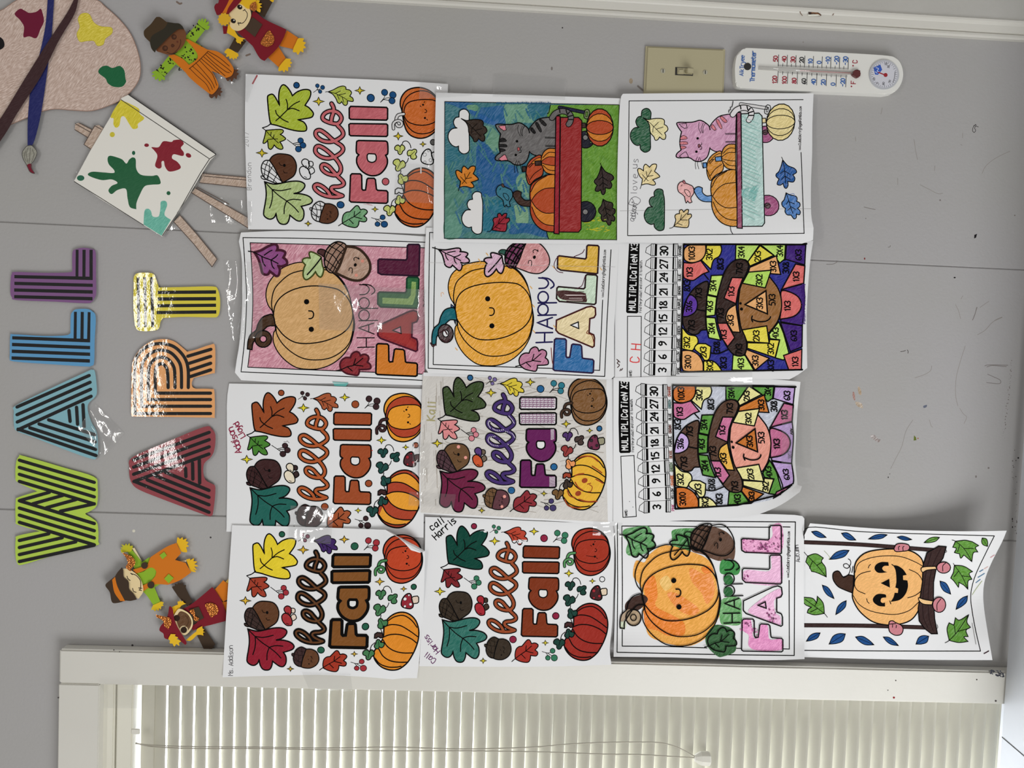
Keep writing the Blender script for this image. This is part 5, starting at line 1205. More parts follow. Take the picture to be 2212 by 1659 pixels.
A.pal = dict(pk=(228, 160, 48, .45), stem=(24, 98, 108, .2), stem0=(66, 98, 150), curl=(62, 38, 40, .5), leaf1=(206, 160, 184, .5), nub=(36, 84, 70), cap=(104, 34, 78, .4), hw=15, nut=(206, 142, 142, .6), leaf2=(206, 168, 190, .5), leaf3=(182, 118, 146, .4), F=(36, 102, 158, .4), Fo=(44, 30, 60), A=(240, 206, 160, .5), Ao=(70, 30, 30), L=(196, 216, 192, .5), L2=(216, 172, 60, .45), Lo=(42, 28, 30), L2o=(48, 28, 34), tc=(34, 30, 78), tw=17, fw=17)
A.tex = .25
happy_page(A)
A.map = C
A.S('1485 660 1560 650 1700 665 1770 680 1785 720 1780 770 1650 760 1530 740 1490 700', (72, 42, 40, .3), 0)
for k in range(14):
    y = 668 + 7 * k; A.line(np.array([(1560 + random.uniform(0, 60), y), (1730 + random.uniform(0, 60), y + random.uniform(-6, 10))]), 6, random.choice(((62, 36, 36), (70, 42, 42), (206, 190, 186))))
for (x, y) in ((1450, 1010), (1240, 1060), (1235, 800), (1210, 610), (445, 1240), (760, 270), (680, 330), (1440, 402), (1925, 420)): A.line(np.array([(x, y), (x + 18, y + 22)]), 9, (232, 172, 90))
A.Ls(['300 712 298 680 315 672 325 690'], 5, (232, 160, 90)); A.Ls(['1500 300 1470 340 1455 400 1490 455 1545 470', '1660 305 1740 270 1765 232', '1690 630 1740 600 1770 510'], 7, (84, 36, 52))
A.Ls(['1425 1240 1432 1350 1440 1400', '1800 1060 1790 1090 1840 1110 1862 1190'], 8, (120, 48, 36)); A.Ls(['190 1190 215 1225 240 1200', '290 1080 330 1060 360 1100', '300 1150 350 1180 390 1150'], 14, (62, 38, 40))
A.line(straight('150 365 500 378 1000 390 2080 412'), 2.5, (190, 186, 184))
fin()

C = CF3
A, fin = drawing('happy fall page painted with watercolour blobs, orange pumpkin and pink lettering', seq(C, '75 60 c 700 40 1300 45 1985 60 2086 100 c 2080 700 2088 1580 c 1700 1592 1300 1582 700 1562 75 1555 c 90 1000 100 500'), bent(0.0050, [(1326, 1129, 0), (1530, 1120, 0), (1737, 1120, .002), (1326, 1270, 0), (1530, 1270, 0), (1737, 1270, .002), (1326, 1385, .002), (1530, 1385, .002), (1737, 1385, .003), (1326, 1422, .013), (1576, 1424, .012), (1737, 1424, .014)]), 0.92, step=7.0, lift=0.00006)
A.map = C
ln = lambda s, w=9: A.line(straight(s), w)
A.Ls(['115 140 118 800 112 1508', '112 1508 700 1522 1300 1535 1980 1542', '1980 1542 1984 800 1992 134', '1992 134 1300 130 700 122 540 112'], 10, INK, False)
A.Ls(['162 178 168 800 166 1443', '166 1443 600 1446 1060 1462', '1360 1466 1420 1468', '1860 1472 1928 1474 1925 750', '162 178 600 178 950 182', '1130 186 1730 190', '1860 186 1936 188'], 10, INK, False)
A.text(URL, 1925, 722, 26, 5, (50, 46, 46), (.02, -1), .62); A.text('Autumn', 2040, 555, 42, 5, (60, 58, 60), (-.1, -1), .72)
# watercolour
A.tex = .45
A.S('180 220 280 190 440 180 485 260 505 340 510 400 450 450 330 490 230 485 205 430 225 350 180 290', (88, 150, 88), 0)
A.S('690 230 760 205 900 200 1010 215 1000 300 900 400 850 500 760 560 680 550 665 480 680 380 690 300', (74, 140, 74), 0); A.S('660 520 700 510 760 530 750 570 690 570', (40, 92, 46), 0, tex=.1)
A.S('310 545 400 560 450 480 620 380 900 450 1080 540 1150 720 1180 900 1215 1060 1150 1200 1080 1330 920 1430 760 1440 560 1390 440 1320 400 1150 380 1030 390 880 340 780 280 700', (236, 164, 74, .3), 0)
A.S('400 800 500 700 540 900 520 1020 700 1120 820 1200 810 1330 640 1330 540 1280 420 1240 390 1060 410 920', (228, 128, 42, .35), 0); A.S('880 620 1020 680 1110 700 1140 880 1060 1000 1000 880 900 760', (232, 138, 54, .5), 0); A.S('640 900 720 880 860 960 980 1060 900 1120 760 1060', (230, 136, 52, .5), 0)
A.S('560 760 640 700 690 800 620 860', (244, 186, 104, .4), 0); A.S('1000 620 1080 600 1130 660 1040 680', (228, 128, 46, .3), 0)
A.S('200 1060 205 990 280 930 380 900 430 930 430 970 360 1050 260 1090', (64, 44, 38, .15), 0)
A.O(285, 1150, 85, (172, 150, 120, .3), 0); A.S('150 1120 200 1070 250 1060 200 1160 150 1180', (172, 150, 124, .4), 0); A.S('140 1200 190 1180 210 1220 185 1268 145 1250', (196, 206, 176, .5), 0)
A.S('900 240 1000 170 1150 190 1290 260 1355 380 1345 525 1290 520 1180 545 1020 480 900 440 880 340', (98, 72, 58, .2), 0)
A.S('1215 540 1330 545 1400 590 1410 640 1380 690 1300 690 1200 670', (56, 136, 66, .3), 0); A.S('1210 960 1400 930 1425 1050 1415 1210 1280 1220 1200 1190', (104, 164, 100, .5), 0)
A.S('1130 1230 1230 1225 1330 1270 1365 1400 1355 1500 1240 1550 1170 1550 1060 1440 1050 1330', (52, 98, 56, .3), 0)
for s, c_ in (('1430 1170 1520 1165 1545 1340 1600 1350 1625 1220 1700 1230 1720 1370 1840 1370 1850 1480 1600 1490 1500 1440 1500 1330 1430 1270', (232, 146, 196)), ('1500 1060 1700 900 1830 840 1840 930 1770 960 1780 1090 1830 1130 1830 1220 1700 1180 1560 1120', (234, 178, 210)), ('1470 640 1720 650 1740 500 1840 490 1840 780 1560 790 1440 740', (236, 178, 210)), ('1450 310 1730 310 1750 170 1850 170 1840 450 1560 460 1440 430', (232, 160, 200))): A.S(s, c_ + (.5,), 0)
A.scatter()
for k in range(150):
    x0, x1, y0, y1 = random.choice(((1430, 1560, 310, 450), (1600, 1780, 350, 450), (1600, 1700, 350, 430), (1690, 1800, 1040, 1200), (1700, 1780, 1100, 1190), (1400, 1560, 1170, 1300), (1540, 1600, 1240, 1350), (1780, 1860, 270, 430), (1440, 1500, 660, 760)))
    A.O(random.uniform(x0, x1), random.uniform(y0, y1), random.uniform(3, 11), random.choice(((96, 30, 76), (140, 50, 110), (200, 110, 170))), 0, random.uniform(3, 11))
A.flatten()
t = TPS(F_MARKS, [(162, 175), (165, 1443), (710, 753), (765, 1031), (1425, 1492), (1846, 463), (1862, 1498), (1428, 312), (1035, 1450), (140, 268), (1618, 1215), (380, 1170), (1020, 158), (1240, 215)])
A.map = (lambda t, C=C: (lambda P: C(t(P))))(t)
A.pal = {k_: None for k_ in ('pk', 'stem', 'curl', 'hole', 'leaf1', 'nub', 'cap', 'nut', 'leaf2', 'leaf3', 'F', 'A', 'L', 'L2')}
A.pal.update(hole=None, fw=12, tw=12)
happy_page(A)
A.map = C; A.O(1285, 745, 50, (40, 104, 52, .3), 0); A.O(1285, 870, 50, (34, 92, 46, .3), 0)
A.tex = .1
fin()

# ---- colouring page: kitten in a wagon
CW1, CW2 = Crop(920, 180, 450 / 2074), Crop(1320, 180, 460 / 2120)
def wagon_page(A, under=None):
    S, P, O, Ls, k = A.S, A.P, A.O, A.Ls, A.pal
    for s in ('430 350 430 300 405 265 370 258 335 280 330 335 c 295 345 275 385 290 430 310 445 c 260 455 225 500 225 560 255 610 295 632 325 625 c 330 670 365 700 400 698 430 670 432 600 430 480', '555 1130 550 1095 520 1080 485 1085 462 1115 465 1155 c 430 1165 412 1200 420 1240 445 1260 c 400 1265 365 1310 358 1360 380 1410 420 1435 455 1430 c 460 1465 490 1495 525 1500 555 1480 562 1400 566 1200'): S(s, 'cloud', 9)
    S('350 350 c 400 370 440 365 490 360 545 365 570 385 570 425 c 595 440 608 470 598 492 575 510 c 588 540 580 572 555 575 525 550 c 505 578 480 580 468 550 435 510 425 480 c 420 430 395 385', 'leafa', 9); Ls(['350 350 420 400 490 470 550 530', '490 470 560 450', '470 440 510 400', '460 440 455 500'], 6)
    S('335 1035 c 342 1000 345 975 c 315 940 298 890 305 868 328 870 358 892 c 360 850 378 825 400 838 420 857 c 450 828 488 828 490 858 470 900 c 505 930 522 955 500 968 450 985 c 472 1010 476 1032 450 1040 390 1025', 'leafb', 9); Ls(['335 1035 330 1050 322 1072', '360 1000 400 950 440 885', '345 930 375 965 405 995', '400 950 455 940', '395 950 385 900'], 6)
    S('655 1460 c 676 1400 668 1365 678 1342 715 1332 c 715 1305 738 1295 757 1320 c 780 1298 806 1300 795 1345 c 828 1343 832 1368 805 1395 c 806 1430 795 1470 765 1476 700 1468', 'leafc', 9); Ls(['655 1460 635 1474 612 1478', '655 1460 720 1400 790 1330', '720 1400 735 1345', '725 1398 790 1400', '690 1430 740 1450'], 6)
    S('1745 822 c 1790 880 1850 910 1870 948 1835 975 c 1852 1010 1835 1046 1785 1040 c 1786 1080 1770 1108 1752 1100 1740 1060 c 1715 1076 1688 1070 1690 1045 1705 1015 c 1680 990 1680 965 1706 938 1730 880', 'leafd', 9); Ls(['1736 795 1745 822 1760 930 1765 1060', '1760 930 1720 960', '1760 935 1810 970', '1764 985 1730 1020', '1764 990 1810 1020'], 7)
    S('1765 1155 c 1800 1175 1852 1190 1862 1216 1855 1240 c 1882 1256 1882 1288 1860 1310 c 1882 1340 1872 1372 1845 1366 c 1840 1402 1818 1412 1795 1375 c 1760 1372 1744 1342 1750 1310 c 1724 1285 1722 1250 1745 1220', 'leafe', 9); Ls(['1765 1155 1785 1230 1800 1310 1815 1360', '1785 1230 1760 1270', '1790 1245 1835 1265', '1798 1290 1840 1320', '1798 1300 1770 1330'], 7)
    # wheels, handle, pumpkin on the ground
    O(1590, 1278, 103, 'wheel', 9); O(1587, 1280, 27, 'hub', 6); O(1590, 560, 85, 'wheel', 9); O(1588, 540, 26, 'hub', 6)
    A.tube('1330 240 1460 265 1590 292', 38, 24, 'handle'); P('1585 268 1600 258 1622 265 1632 290 1615 350 1600 356 1578 345 1572 320', 'loop', 8); P('1594 285 1612 285 1606 332 1590 330', 'loop2', 6)
    O(1732, 440, 134, 'pr1', 10, 187)
    O(1732, 440, 133, 'pr2', 8, 138); O(1732, 440, 134, 'pr1', 8, 70)
    P('1520 395 1590 396 1596 440 1526 446', 'st3', 8)
    # cat
    S('1015 478 c 1060 410 1120 358 1205 340 1292 338 c 1292 730 c 1145 727 1075 712 1025 680 c', 'cat', 10)
    for s in ('1040 462 1052 440 1070 452 1092 490 1076 500 1055 482', '1090 402 1115 394 1152 470 1135 482', '1130 368 1150 360 1198 405 1190 425 1160 410'): S(s, 'stripe', 5)
    S('695 418 720 407 800 410 860 408 930 393 990 425 1026 470 1038 580 1030 690 1000 775 940 812 880 808 820 772 720 770 690 755 702 722 740 692 c 728 620 735 550 745 505 c 710 455', 'cat', 11)
    P('1012 500 1060 492 1060 680 1012 668', 'cat', 0)
    P('722 425 790 418 800 464 776 472 742 450', 'ear', 6); P('722 755 775 712 792 712 815 764 750 770', 'ear', 6)
    for s in ('735 562 765 543 798 562 796 578 740 584', '733 608 790 608 808 622 800 634 735 632', '738 650 775 654 792 668 745 682'): S(s, 'stripe', 5)
    O(907, 577, 13, INK, 0); O(895, 713, 13, INK, 0); S('912 640 930 640 935 662 915 672', 'nose', 5); Ls(['935 650 948 640 948 625', '935 658 948 668 945 688 930 690'], 6)
    Ls(['920 415 915 470 940 525', '960 422 942 480 958 525', '985 420 960 470 962 520', '905 765 882 830 887 890', '925 770 905 830 917 890', '932 782 945 830 960 885'], 5)
    # pumpkins in the wagon
    S('1150 725 1080 735 1022 790 1000 860 1000 940 1030 1010 1085 960 1165 900', 'pw2', 9); Ls(['1150 755 1080 790 1030 840', '1150 850 1080 900 1035 960', '1000 900 1020 950 1035 990'], 7); S('1150 740 1085 760 1020 830 1050 800 1150 790', 'pw1', 6)
    P('958 830 995 828 998 875 965 882', 'st2', 8)
    S('1290 905 c 1200 915 1110 960 1050 1010 1035 1100 1040 1180 1040 1280 1070 1370 1130 1440 1210 1475 1290 1478 c', 'pw2', 10)
    A.fill(np.concatenate([smooth('1285 1040 1180 1050 1100 1100 1052 1165', False), smooth('1285 910 1200 925 1100 985 1045 1080', False)[::-1]]), 'pw1'); A.fill(np.concatenate([smooth('1285 1290 1180 1290 1100 1240 1052 1172', False), smooth('1285 1420 1180 1400 1100 1330 1055 1230', False)[::-1]]), 'pw1')
    Ls(['1285 1040 1180 1050 1100 1100 1052 1165', '1285 1290 1180 1290 1100 1240 1052 1172', '1285 1420 1180 1400 1100 1330 1055 1230', '1200 922 1100 985 1045 1080'], 8)
    S('1042 1162 c 990 1165 950 1130 950 1085 c 910 1070 868 1092 872 1128 910 1190 960 1220 1040 1226 c', 'st1', 9)
    S('1290 650 c 1220 650 1170 690 1148 760 1160 830 1200 890 1290 912 c', 'pw1', 9); S('1290 735 c 1215 735 1150 785 1215 812 1290 820 c', 'pw2', 7); Ls(['1285 690 1220 690 1165 740', '1285 870 1220 860 1165 815'], 7); P('1085 775 1146 770 1150 815 1090 818', 'st2', 8)
    S('745 1013 715 1030 700 1065 708 1112 745 1142 768 1165 c 782 1228 800 1210 815 1230 842 1222 c 832 1180 862 1130 855 1070 815 1045 780 1030', 'bird', 8); S('750 1012 767 1000 782 1030 765 1034', 'beak', 5); Ls(['770 1095 800 1100 825 1130 820 1165 795 1155 770 1115 772 1095', '735 1058 746 1046', '855 1080 875 1100'], 6)
    Ls(['1185 535 1290 538', '1188 545 1290 547', '1190 618 1290 620', '1190 628 1290 630'], 6)
    P('1340 340 1520 340 1552 372 1545 1450 1520 1482 1326 1480', 'wag', 10); P('1295 325 1336 325 1326 1500 1276 1495', 'rail', 10)
    A.tube('1255 345 1290 300 1350 278 1410 290 1443 330 1438 380 1420 408', 62, 46, 'tail'); Ls(['1395 265 1405 300', '1430 285 1410 310', '1460 320 1420 330', '1465 360 1420 360', '1330 262 1335 290'], 12, 'tstripe')

C = CW1
A, fin = drawing('grey kitten in a red wagon page with a blue sky and green grass', seq(C, '100 92 c 1000 118 1950 150 c 2010 800 2000 1592 c 1500 1598 900 1592 74 1580 c 82 800'), bent(0.0095, [(942, 200, 0), (1339, 213, 0), (936, 523, .002), (1159, 527, .003), (1341, 525, 0), (1140, 360, -.001)]), 0.95)
A.map = C
A.P('188 182 1925 215 1900 1558 183 1545', (58, 112, 120, .35), 0)
random.seed(5)
for s, c_ in (('188 185 420 190 560 240 780 230 790 400 700 420 560 360 440 300 300 230', (36, 92, 138)), ('410 220 500 215 530 260 470 280 420 260', (96, 142, 112)), ('790 210 1020 215 1080 380 940 390 860 395 800 400', (104, 148, 124)), ('1020 215 1240 220 1210 300 1080 380 1040 300', (44, 104, 122)), ('520 560 640 660 720 790 900 830 920 980 860 1100 700 1120 580 1130 520 1000 500 820', (34, 88, 138)), ('560 430 660 440 740 540 720 680 620 640 590 560', (100, 144, 120)), ('430 260 600 330 720 400 690 420 540 370', (34, 90, 146)), ('910 930 1010 900 1030 1050 1020 1150 960 1080 900 1060', (108, 150, 122)), ('880 1220 1000 1230 1020 1380 960 1410 900 1380', (118, 156, 124)), ('190 820 310 1000 420 1090 350 1200 250 1330 190 1330', (78, 126, 110)), ('190 1350 330 1300 360 1450 320 1540 190 1540', (92, 140, 122)), ('560 1180 720 1160 860 1220 880 1380 800 1460 600 1480 560 1380', (32, 104, 124)), ('860 1400 1060 1400 1160 1450 1240 1490 1200 1540 1000 1490 840 1500', (30, 86, 130)), ('430 1480 560 1490 760 1500 1000 1510 1200 1548 430 1544', (70, 120, 114)), ('220 650 300 640 380 720 300 830 260 960 210 800', (46, 106, 120)), ('520 640 600 640 730 780 560 820', (32, 84, 136))): A.S(s, c_ + (.3,), 0)
A.scatter()
for k in range(160):
    x, y = random.uniform(270, 1150), random.uniform(240, 1400); a_ = random.choice((1.4, .9, 1.2, 2.0)); L = random.uniform(50, 130)
    x2, y2 = x + L * math.cos(a_), min(y + L * math.sin(a_), 1520)
    A.line(np.array([(x, y), (x2, y2)]), random.uniform(10, 24), random.choice(((44, 100, 128), (72, 124, 118), (50, 108, 120), (62, 116, 120), (38, 94, 132))), tex=.3)
A.flatten()
A.P('1240 216 1925 215 1900 1558 1226 1552 1205 1478 1285 1490 1290 340 1205 330', (98, 146, 48, .3), 0)
A.scatter()
for k in range(110):
    x, y = random.uniform(1560, 1880), random.uniform(240, 1500); a_ = random.choice((1.3, 1.8, .6)); L = random.uniform(40, 120)
    A.line(np.array([(x, y), (min(1890, x + L * math.cos(a_)), min(1540, y + L * math.sin(a_)))]), random.uniform(10, 20), random.choice(((108, 154, 54), (88, 138, 42), (104, 150, 50), (92, 140, 46))), tex=.3)
for k in range(26):
    x, y = random.uniform(1560, 1800), random.uniform(1330, 1480); A.line(np.array([(x, y), (x + random.uniform(20, 60), y + random.uniform(-20, 20))]), 6, (196, 190, 50))
A.flatten()
A.Ls(['188 182 1925 215', '188 182 183 1545', '183 1545 1900 1558', '1925 215 1900 1558'], 6, INK, False); A.Ls(['1240 216 1225 290 1210 300', '1205 1478 1210 1520 1226 1552'], 7)
for k in range(34): A.line(np.array([(700 + 17 * k, 205 + random.uniform(-4, 2)), (712 + 17 * k, 196 - random.uniform(0, 10))]), 8, (34, 90, 130)) if 700 + 17 * k < 1230 else None
A.tex = .2
RDO, ORO = (174, 72, 38), (202, 122, 44)
A.pal = dict(cloud=(226, 224, 222, 0), leafa=(52, 40, 32), leafb=(206, 124, 40), leafc=(146, 36, 50), leafd=(54, 42, 40), leafe=(54, 44, 38), cat=(104, 101, 100, .3), ear=(214, 130, 142), stripe=(26, 24, 25), nose=(180, 90, 92), pw1=ORO, pw2=RDO, st1=(62, 42, 34), st2=(60, 40, 34), st3=(60, 42, 36), bird=(56, 114, 132), beak=(84, 54, 44), rail=(146, 34, 48), wag=(148, 42, 42, .25), wheel=(30, 30, 42), hub=(120, 118, 116), handle=(32, 32, 58), loop=(118, 130, 92), loop2=(98, 146, 48), tail=(104, 101, 100), tstripe=(26, 24, 25), pr1=RDO, pr2=ORO)
wagon_page(A)
fin()

C = CW2
A, fin = drawing('pink kitten in a pale blue wagon page with green clouds', seq(C, '100 130 c 118 104 c 1000 96 2016 100 c 2004 400 2002 700 1990 1000 1992 1300 2016 1440 c 2010 1560 c 1900 1596 c 1200 1592 600 1588 60 1584 c 62 900 82 300'), bent(0.0120, [(1342, 203, 0), (1757, 202, .001), (1333, 524, .001), (1754, 332, .004), (1757, 492, .022), (1732, 526, .014), (1540, 526, .004), (1540, 350, .001), (1650, 420, .004)]), 0.97)
A.map = C
A.Ls(['180 175 1912 163', '180 175 165 1516', '165 1516 1922 1494', '1922 1494 1892 688'], 8, INK, False)
A.text(URL, 1888, 665, 24, 4.5, (50, 46, 46), (.02, -1), .60); A.line(straight('90 1270 1000 1255 1990 1248'), 2.5, (150, 148, 146))
A.map = (lambda t, C=C: (lambda P: C(t(P))))(TPS([(188, 182), (183, 1545), (1900, 1558), (1925, 215), (907, 577), (1587, 1280), (1733, 440), (766, 1003), (612, 1478), (1276, 1495), (1336, 325), (1736, 795), (350, 350)], [(180, 175), (165, 1516), (1922, 1494), (1912, 163), (862, 548), (1558, 1218), (1684, 385), (727, 968), (583, 1443), (1255, 1440), (1292, 290), (1698, 735), (318, 342)]))
A.tex = .45
YE = (226, 206, 152)
A.pal = dict(cloud=(34, 88, 58), leafa=(232, 214, 160), leafb=YE, leafc=(214, 190, 136), leafd=(40, 92, 160), leafe=(66, 118, 182), cat=(202, 150, 180), ear=None, stripe=(206, 114, 124), nose=(120, 48, 62), pw1=(206, 140, 46), pw2=(204, 136, 44), st1=(96, 144, 200), st2=(88, 140, 196), st3=(224, 204, 150), bird=(228, 168, 166), beak=(150, 70, 80), rail=(146, 72, 102), wag=(180, 208, 202), wheel=(158, 78, 122), hub=(62, 30, 38), handle=None, loop=None, loop2=None, tail=(226, 222, 222, 0), tstripe=INK, pr1=(226, 206, 142), pr2=(228, 208, 148))
wagon_page(A)
A.map = C
A.Ls(['1215 178 1205 230 1188 240 1190 262 1175 268 1172 290', '1186 1420 1195 1470 1212 1500'], 7)
A.text('addyson', 235, 1375, 54, 5, (96, 94, 98), (.12, -1), .44, .1); A.Ls(['175 1200 200 1150 240 1130 285 1150 290 1180 250 1215 200 1212 172 1200', '205 1145 225 1175 205 1185 235 1190'], 4, (96, 94, 98)); A.text('love us', 258, 1100, 60, 5, (96, 94, 98), (.02, -1), 1.0, .1)
A.Ls(['1780 1105 1820 1100 1825 1130 1850 1160'], 4, (90, 120, 190)); A.P('1480 1010 1430 1180 1300 1120 1300 1060', (120, 186, 178, .8), 0)
for k in range(26):
    y = 330 + 40 * k; A.line(np.array([(1305, y), (1440 + random.uniform(-20, 50), y + 70)]), 6, (150, 196, 188)) if y < 1330 else None
fin()

# ---- worksheet: multiplication colour by number
CM1, CM2 = Crop(1310, 510, 460 / 2212), Crop(1310, 800, 460 / 2212)
def times_page(A):
    S, P, O, Ls = A.S, A.P, A.O, A.Ls
    w = 13
    T = lambda s, x, y, h=62, d=(0, -1), c=INK: A.text(s, x + h * .5 - 4, y + h * .40 * len(s) * .78 + 4, h, 11.5, c, d, .80, sq=.82)
    P('235 78 345 78 336 500 330 792 316 803 216 800 204 786 212 500', INK, 0)
    A.text('MULTiPLiCaTieN X3', 298, 772, 64, 10.5, (232, 230, 228), (.035, -1), .925, sq=.78)
    P('219 833 362 833 358 1470 216 1470', None, 8); A.text('NAME:', 262, 1466, 24, 5, INK, (0, -1), .7)
    A.text('Find the product and color it to match.', 364, 795, 25, 4, INK, (.012, -1), .70, sq=.9)
    for k, (n_, nm) in enumerate((('30', 'ORANGE'), ('27', 'GREEN'), ('24', 'BLUE'), ('21', 'BROWN'), ('18', 'PURPLE'), ('15', 'BEIGE'), ('12', 'GREEN'), ('9', 'ORANGE'), ('6', 'YELLOW'), ('3', 'PINK'))):
        y = 147 + 137.9 * k; d_ = -0.0146 * (y - 147)
        P('%f %f %f %f %f %f %f %f' % (466 + d_, y - 60, 416 + d_, y - 26, 406 + d_, y + 22, 462 + d_, y + 52), None, 6)
        P('%f %f %f %f %f %f %f %f' % (466 + d_, y - 66, 506 + d_, y - 66, 502 + d_, y + 58, 460 + d_, y + 56), None, 6); A.line(np.array([(486 + d_, y - 64), (482 + d_, y + 56)]), 5)
        P('%f %f %f %f %f %f %f %f' % (506 + d_, y - 66, 528 + d_, y - 66, 524 + d_, y + 60, 502 + d_, y + 58), INK, 0)
        Ls(['%f %f %f %f' % (528 + d_, y - 62, 694 + d_, y - 62)], 3.5, (110, 108, 108), False)
        P('%f %f %f %f %f %f %f %f' % (694 + d_, y - 66, 742 + d_, y - 66, 738 + d_, y + 58, 690 + d_, y + 58), None, 6); A.line(np.array([(700 + d_, y - 64), (696 + d_, y + 58)]), 13); A.line(np.array([(722 + d_, y - 64), (718 + d_, y + 58)]), 5)
        A.text(n_, 636 + d_, y + (50 if len(n_) > 1 else 22), 76, 15, INK, (0, -1), .78, sq=.84)
        A.text(nm, 776 + d_, y + 9.2 * len(nm) + 6, 26, 6, A.pal.get('w%d' % k, INK), (0, -1), .72)
    # picture
    S('802 88 c 2080 80 c 2062 300 2045 500 2055 640 2050 800 2035 930 2032 1150 2030 1390 c 768 1412 c', 'bl', 0)
    R = lambda s, c, t='', x=0, y=0, ang=0.0, st=False: ((P if st else S)(s, c, w), T(t, x, y, 60, (math.sin(ang), -math.cos(ang))) if t else None)
    R('1870 92 c 2070 90 c 2060 300 c 1858 240 c', 'pu', '6X3', 1998, 190)
    R('1815 555 c 2050 495 c 2060 640 2050 800 2035 930 c 1810 890 c', 'pu')
    R('1810 900 c 2035 932 c 2032 1150 c 1910 1200 c', 'pu', '6X3', 1950, 1030)
    R('805 150 830 110 870 92 c 1030 92 c 1032 160 1010 220 960 260 890 276 830 260 805 225', 'or', '10X3', 890, 165)
    R('1040 95 c 1188 95 c 1196 150 1170 210 1112 250 1085 345 c 988 250 c 1025 190', 'ye', '3X2', 1072, 185)
    R('800 275 c 890 280 980 255 c 1065 370 c 1000 395 950 430 900 460 840 450 800 415', 'pi', '1X3', 868, 360)
    R('1345 90 1590 92 1470 265 1440 245 1340 245', 'gr', '3X4', 1405, 160, 0, True)
    R('1605 92 1860 90 1850 240 1800 280 1735 195', 'gr', '3X4', 1805, 150, 0, True)
    R('1595 98 1738 200 1490 312 1470 265', 'ye', '2X3', 1575, 205, 0, True)
    R('1765 205 1810 398 1475 372 1490 325', 'or2', '3X3', 1735, 310, 0, True)
    R('1965 290 2062 310 2050 490 1820 555', 'pi', '1X3', 1975, 405, 0, True)
    R('1790 890 1690 1020 1700 1065 1800 1078 1755 1265 1840 1288 1895 1212 1840 1010', 'gr', '4X3', 1760, 1000, 0, True)
    R('1840 1240 2030 1175 2025 1388 1895 1392', 'pi', '1X3', 1965, 1290, 0, True)
    R('1815 575 1900 580 1990 630 2027 710 2000 790 1930 840 1800 865 c 1820 720', 'pi', '1X3', 1885, 710)
    S('1395 490 c 1560 420 1700 430 c 1790 560 1820 720 1780 880 1690 1002 c 1400 980 c 1370 730', 'fa', w); T('5X3', 1725, 655)
    R('1475 375 1712 355 1650 538 1412 490', 'gr2', '3X2', 1590, 450, 0, True)
    R('785 945 c 850 1020 930 1040 952 1100 910 1170 880 1190 785 1170 c', 'ye', '3X2', 838, 1100)
    R('915 1170 950 1120 1030 1118 c 1086 1150 c 1070 1270 1020 1290 980 1230', 'ye', '2X3', 1010, 1200)
    R('785 1190 c 870 1190 950 1230 1000 1310 1005 1402 c 830 1405 785 1360', 'or', '3X10', 850, 1295)
    R('1010 1300 c 1090 1295 1150 1330 1200 1400 c 1010 1402 c', 'ye', '3X2', 1078, 1345)
    R('1315 1235 1440 1240 1532 1395 1305 1392', 'gr', '4X3', 1400, 1320, 0, True)
    R('1455 1178 1692 1270 1545 1392 1440 1230', 'or2', '3X3', 1550, 1290, 0, True)
    R('1465 1108 1690 1112 1697 1074 1798 1080 1752 1262 1462 1165', 'ye', '3X2', 1710, 1165, 0, True)
    R('1410 975 1665 933 1690 1112 1460 1096', 'ye', '2X3', 1560, 1030, 0, True)
    S('1055 475 960 505 880 580 815 700 790 860 820 970 890 1020 950 1015 985 980 1040 975 c 1030 840 1045 620', 'br', w); T('7X3', 888, 925); T('7X3', 962, 590)
    R('870 610 930 650 946 720 920 790 850 832 790 835 c 805 760 830 670', 'pu2', '3X6', 862, 725); Ls(['945 765 985 772 1030 780'], w)
    R('1090 410 1212 405 1150 627 1053 606', 'gr', '3X4', 1112, 510, 0, True); R('1045 615 1145 635 1126 822 1034 832', 'gr', '4X3', 1078, 725, 0, True); R('1034 843 1130 850 1150 960 1187 1082 1063 1057 1040 940', 'gr', '3X4', 1096, 955, 0, True)
    S('1210 420 1250 335 1310 268 1385 240 1445 255 1476 300 1460 370 1415 470 1372 600 1352 720 1368 830 1402 960 1442 1050 1456 1130 1440 1220 1380 1247 1300 1212 1220 1090 1160 910 1140 750 1160 600', 'br', w); T('7X3', 1385, 330); T('7X3', 1380, 1170); T('7X3', 1190, 800)
    R('1305 430 1418 435 1370 560 1345 702 1222 645', 'pi', '1X3', 1300, 560, 0, True); R('1345 710 c 1356 800 1388 1000 c 1310 995 c 1250 890 1242 830 1270 760', 'or3', '3X3', 1292, 870); R('1155 905 1250 905 1332 1055 1260 1148 1200 1060', 'pi', '1X3', 1220, 1010, 0, True)
    P('1440 712 1657 568 1672 808', 'no', 15); T('3X3', 1595, 692)
    O(1393, 700, 13, INK, 0); O(1403, 758, 16, INK, 0); Ls(['1515 830 1508 860 1518 890', '1512 865 1580 888 1650 885 1692 862 1705 838'], 14)
    Ls(['1085 1215 1160 1222 1262 1180', '1015 395 1060 450'], w); Ls(['1850 250 1862 242'], w)
    for (t_, x, y) in (('8X3', 1188, 285), ('8X3', 842, 510), ('3X8', 1868, 325), ('3X8', 1150, 1150), ('8X3', 1220, 1310), ('8X3', 1712, 1340)):
        if not ('curl_corner' in A.pal and x == 1712): T(t_, x, y)
    P('802 88 2080 80 2080 80 802 88', None, 14); Ls(['802 88 785 800 768 1412', '768 1412 1400 1402 2035 1388', '802 88 2080 80'], 17, INK, False)

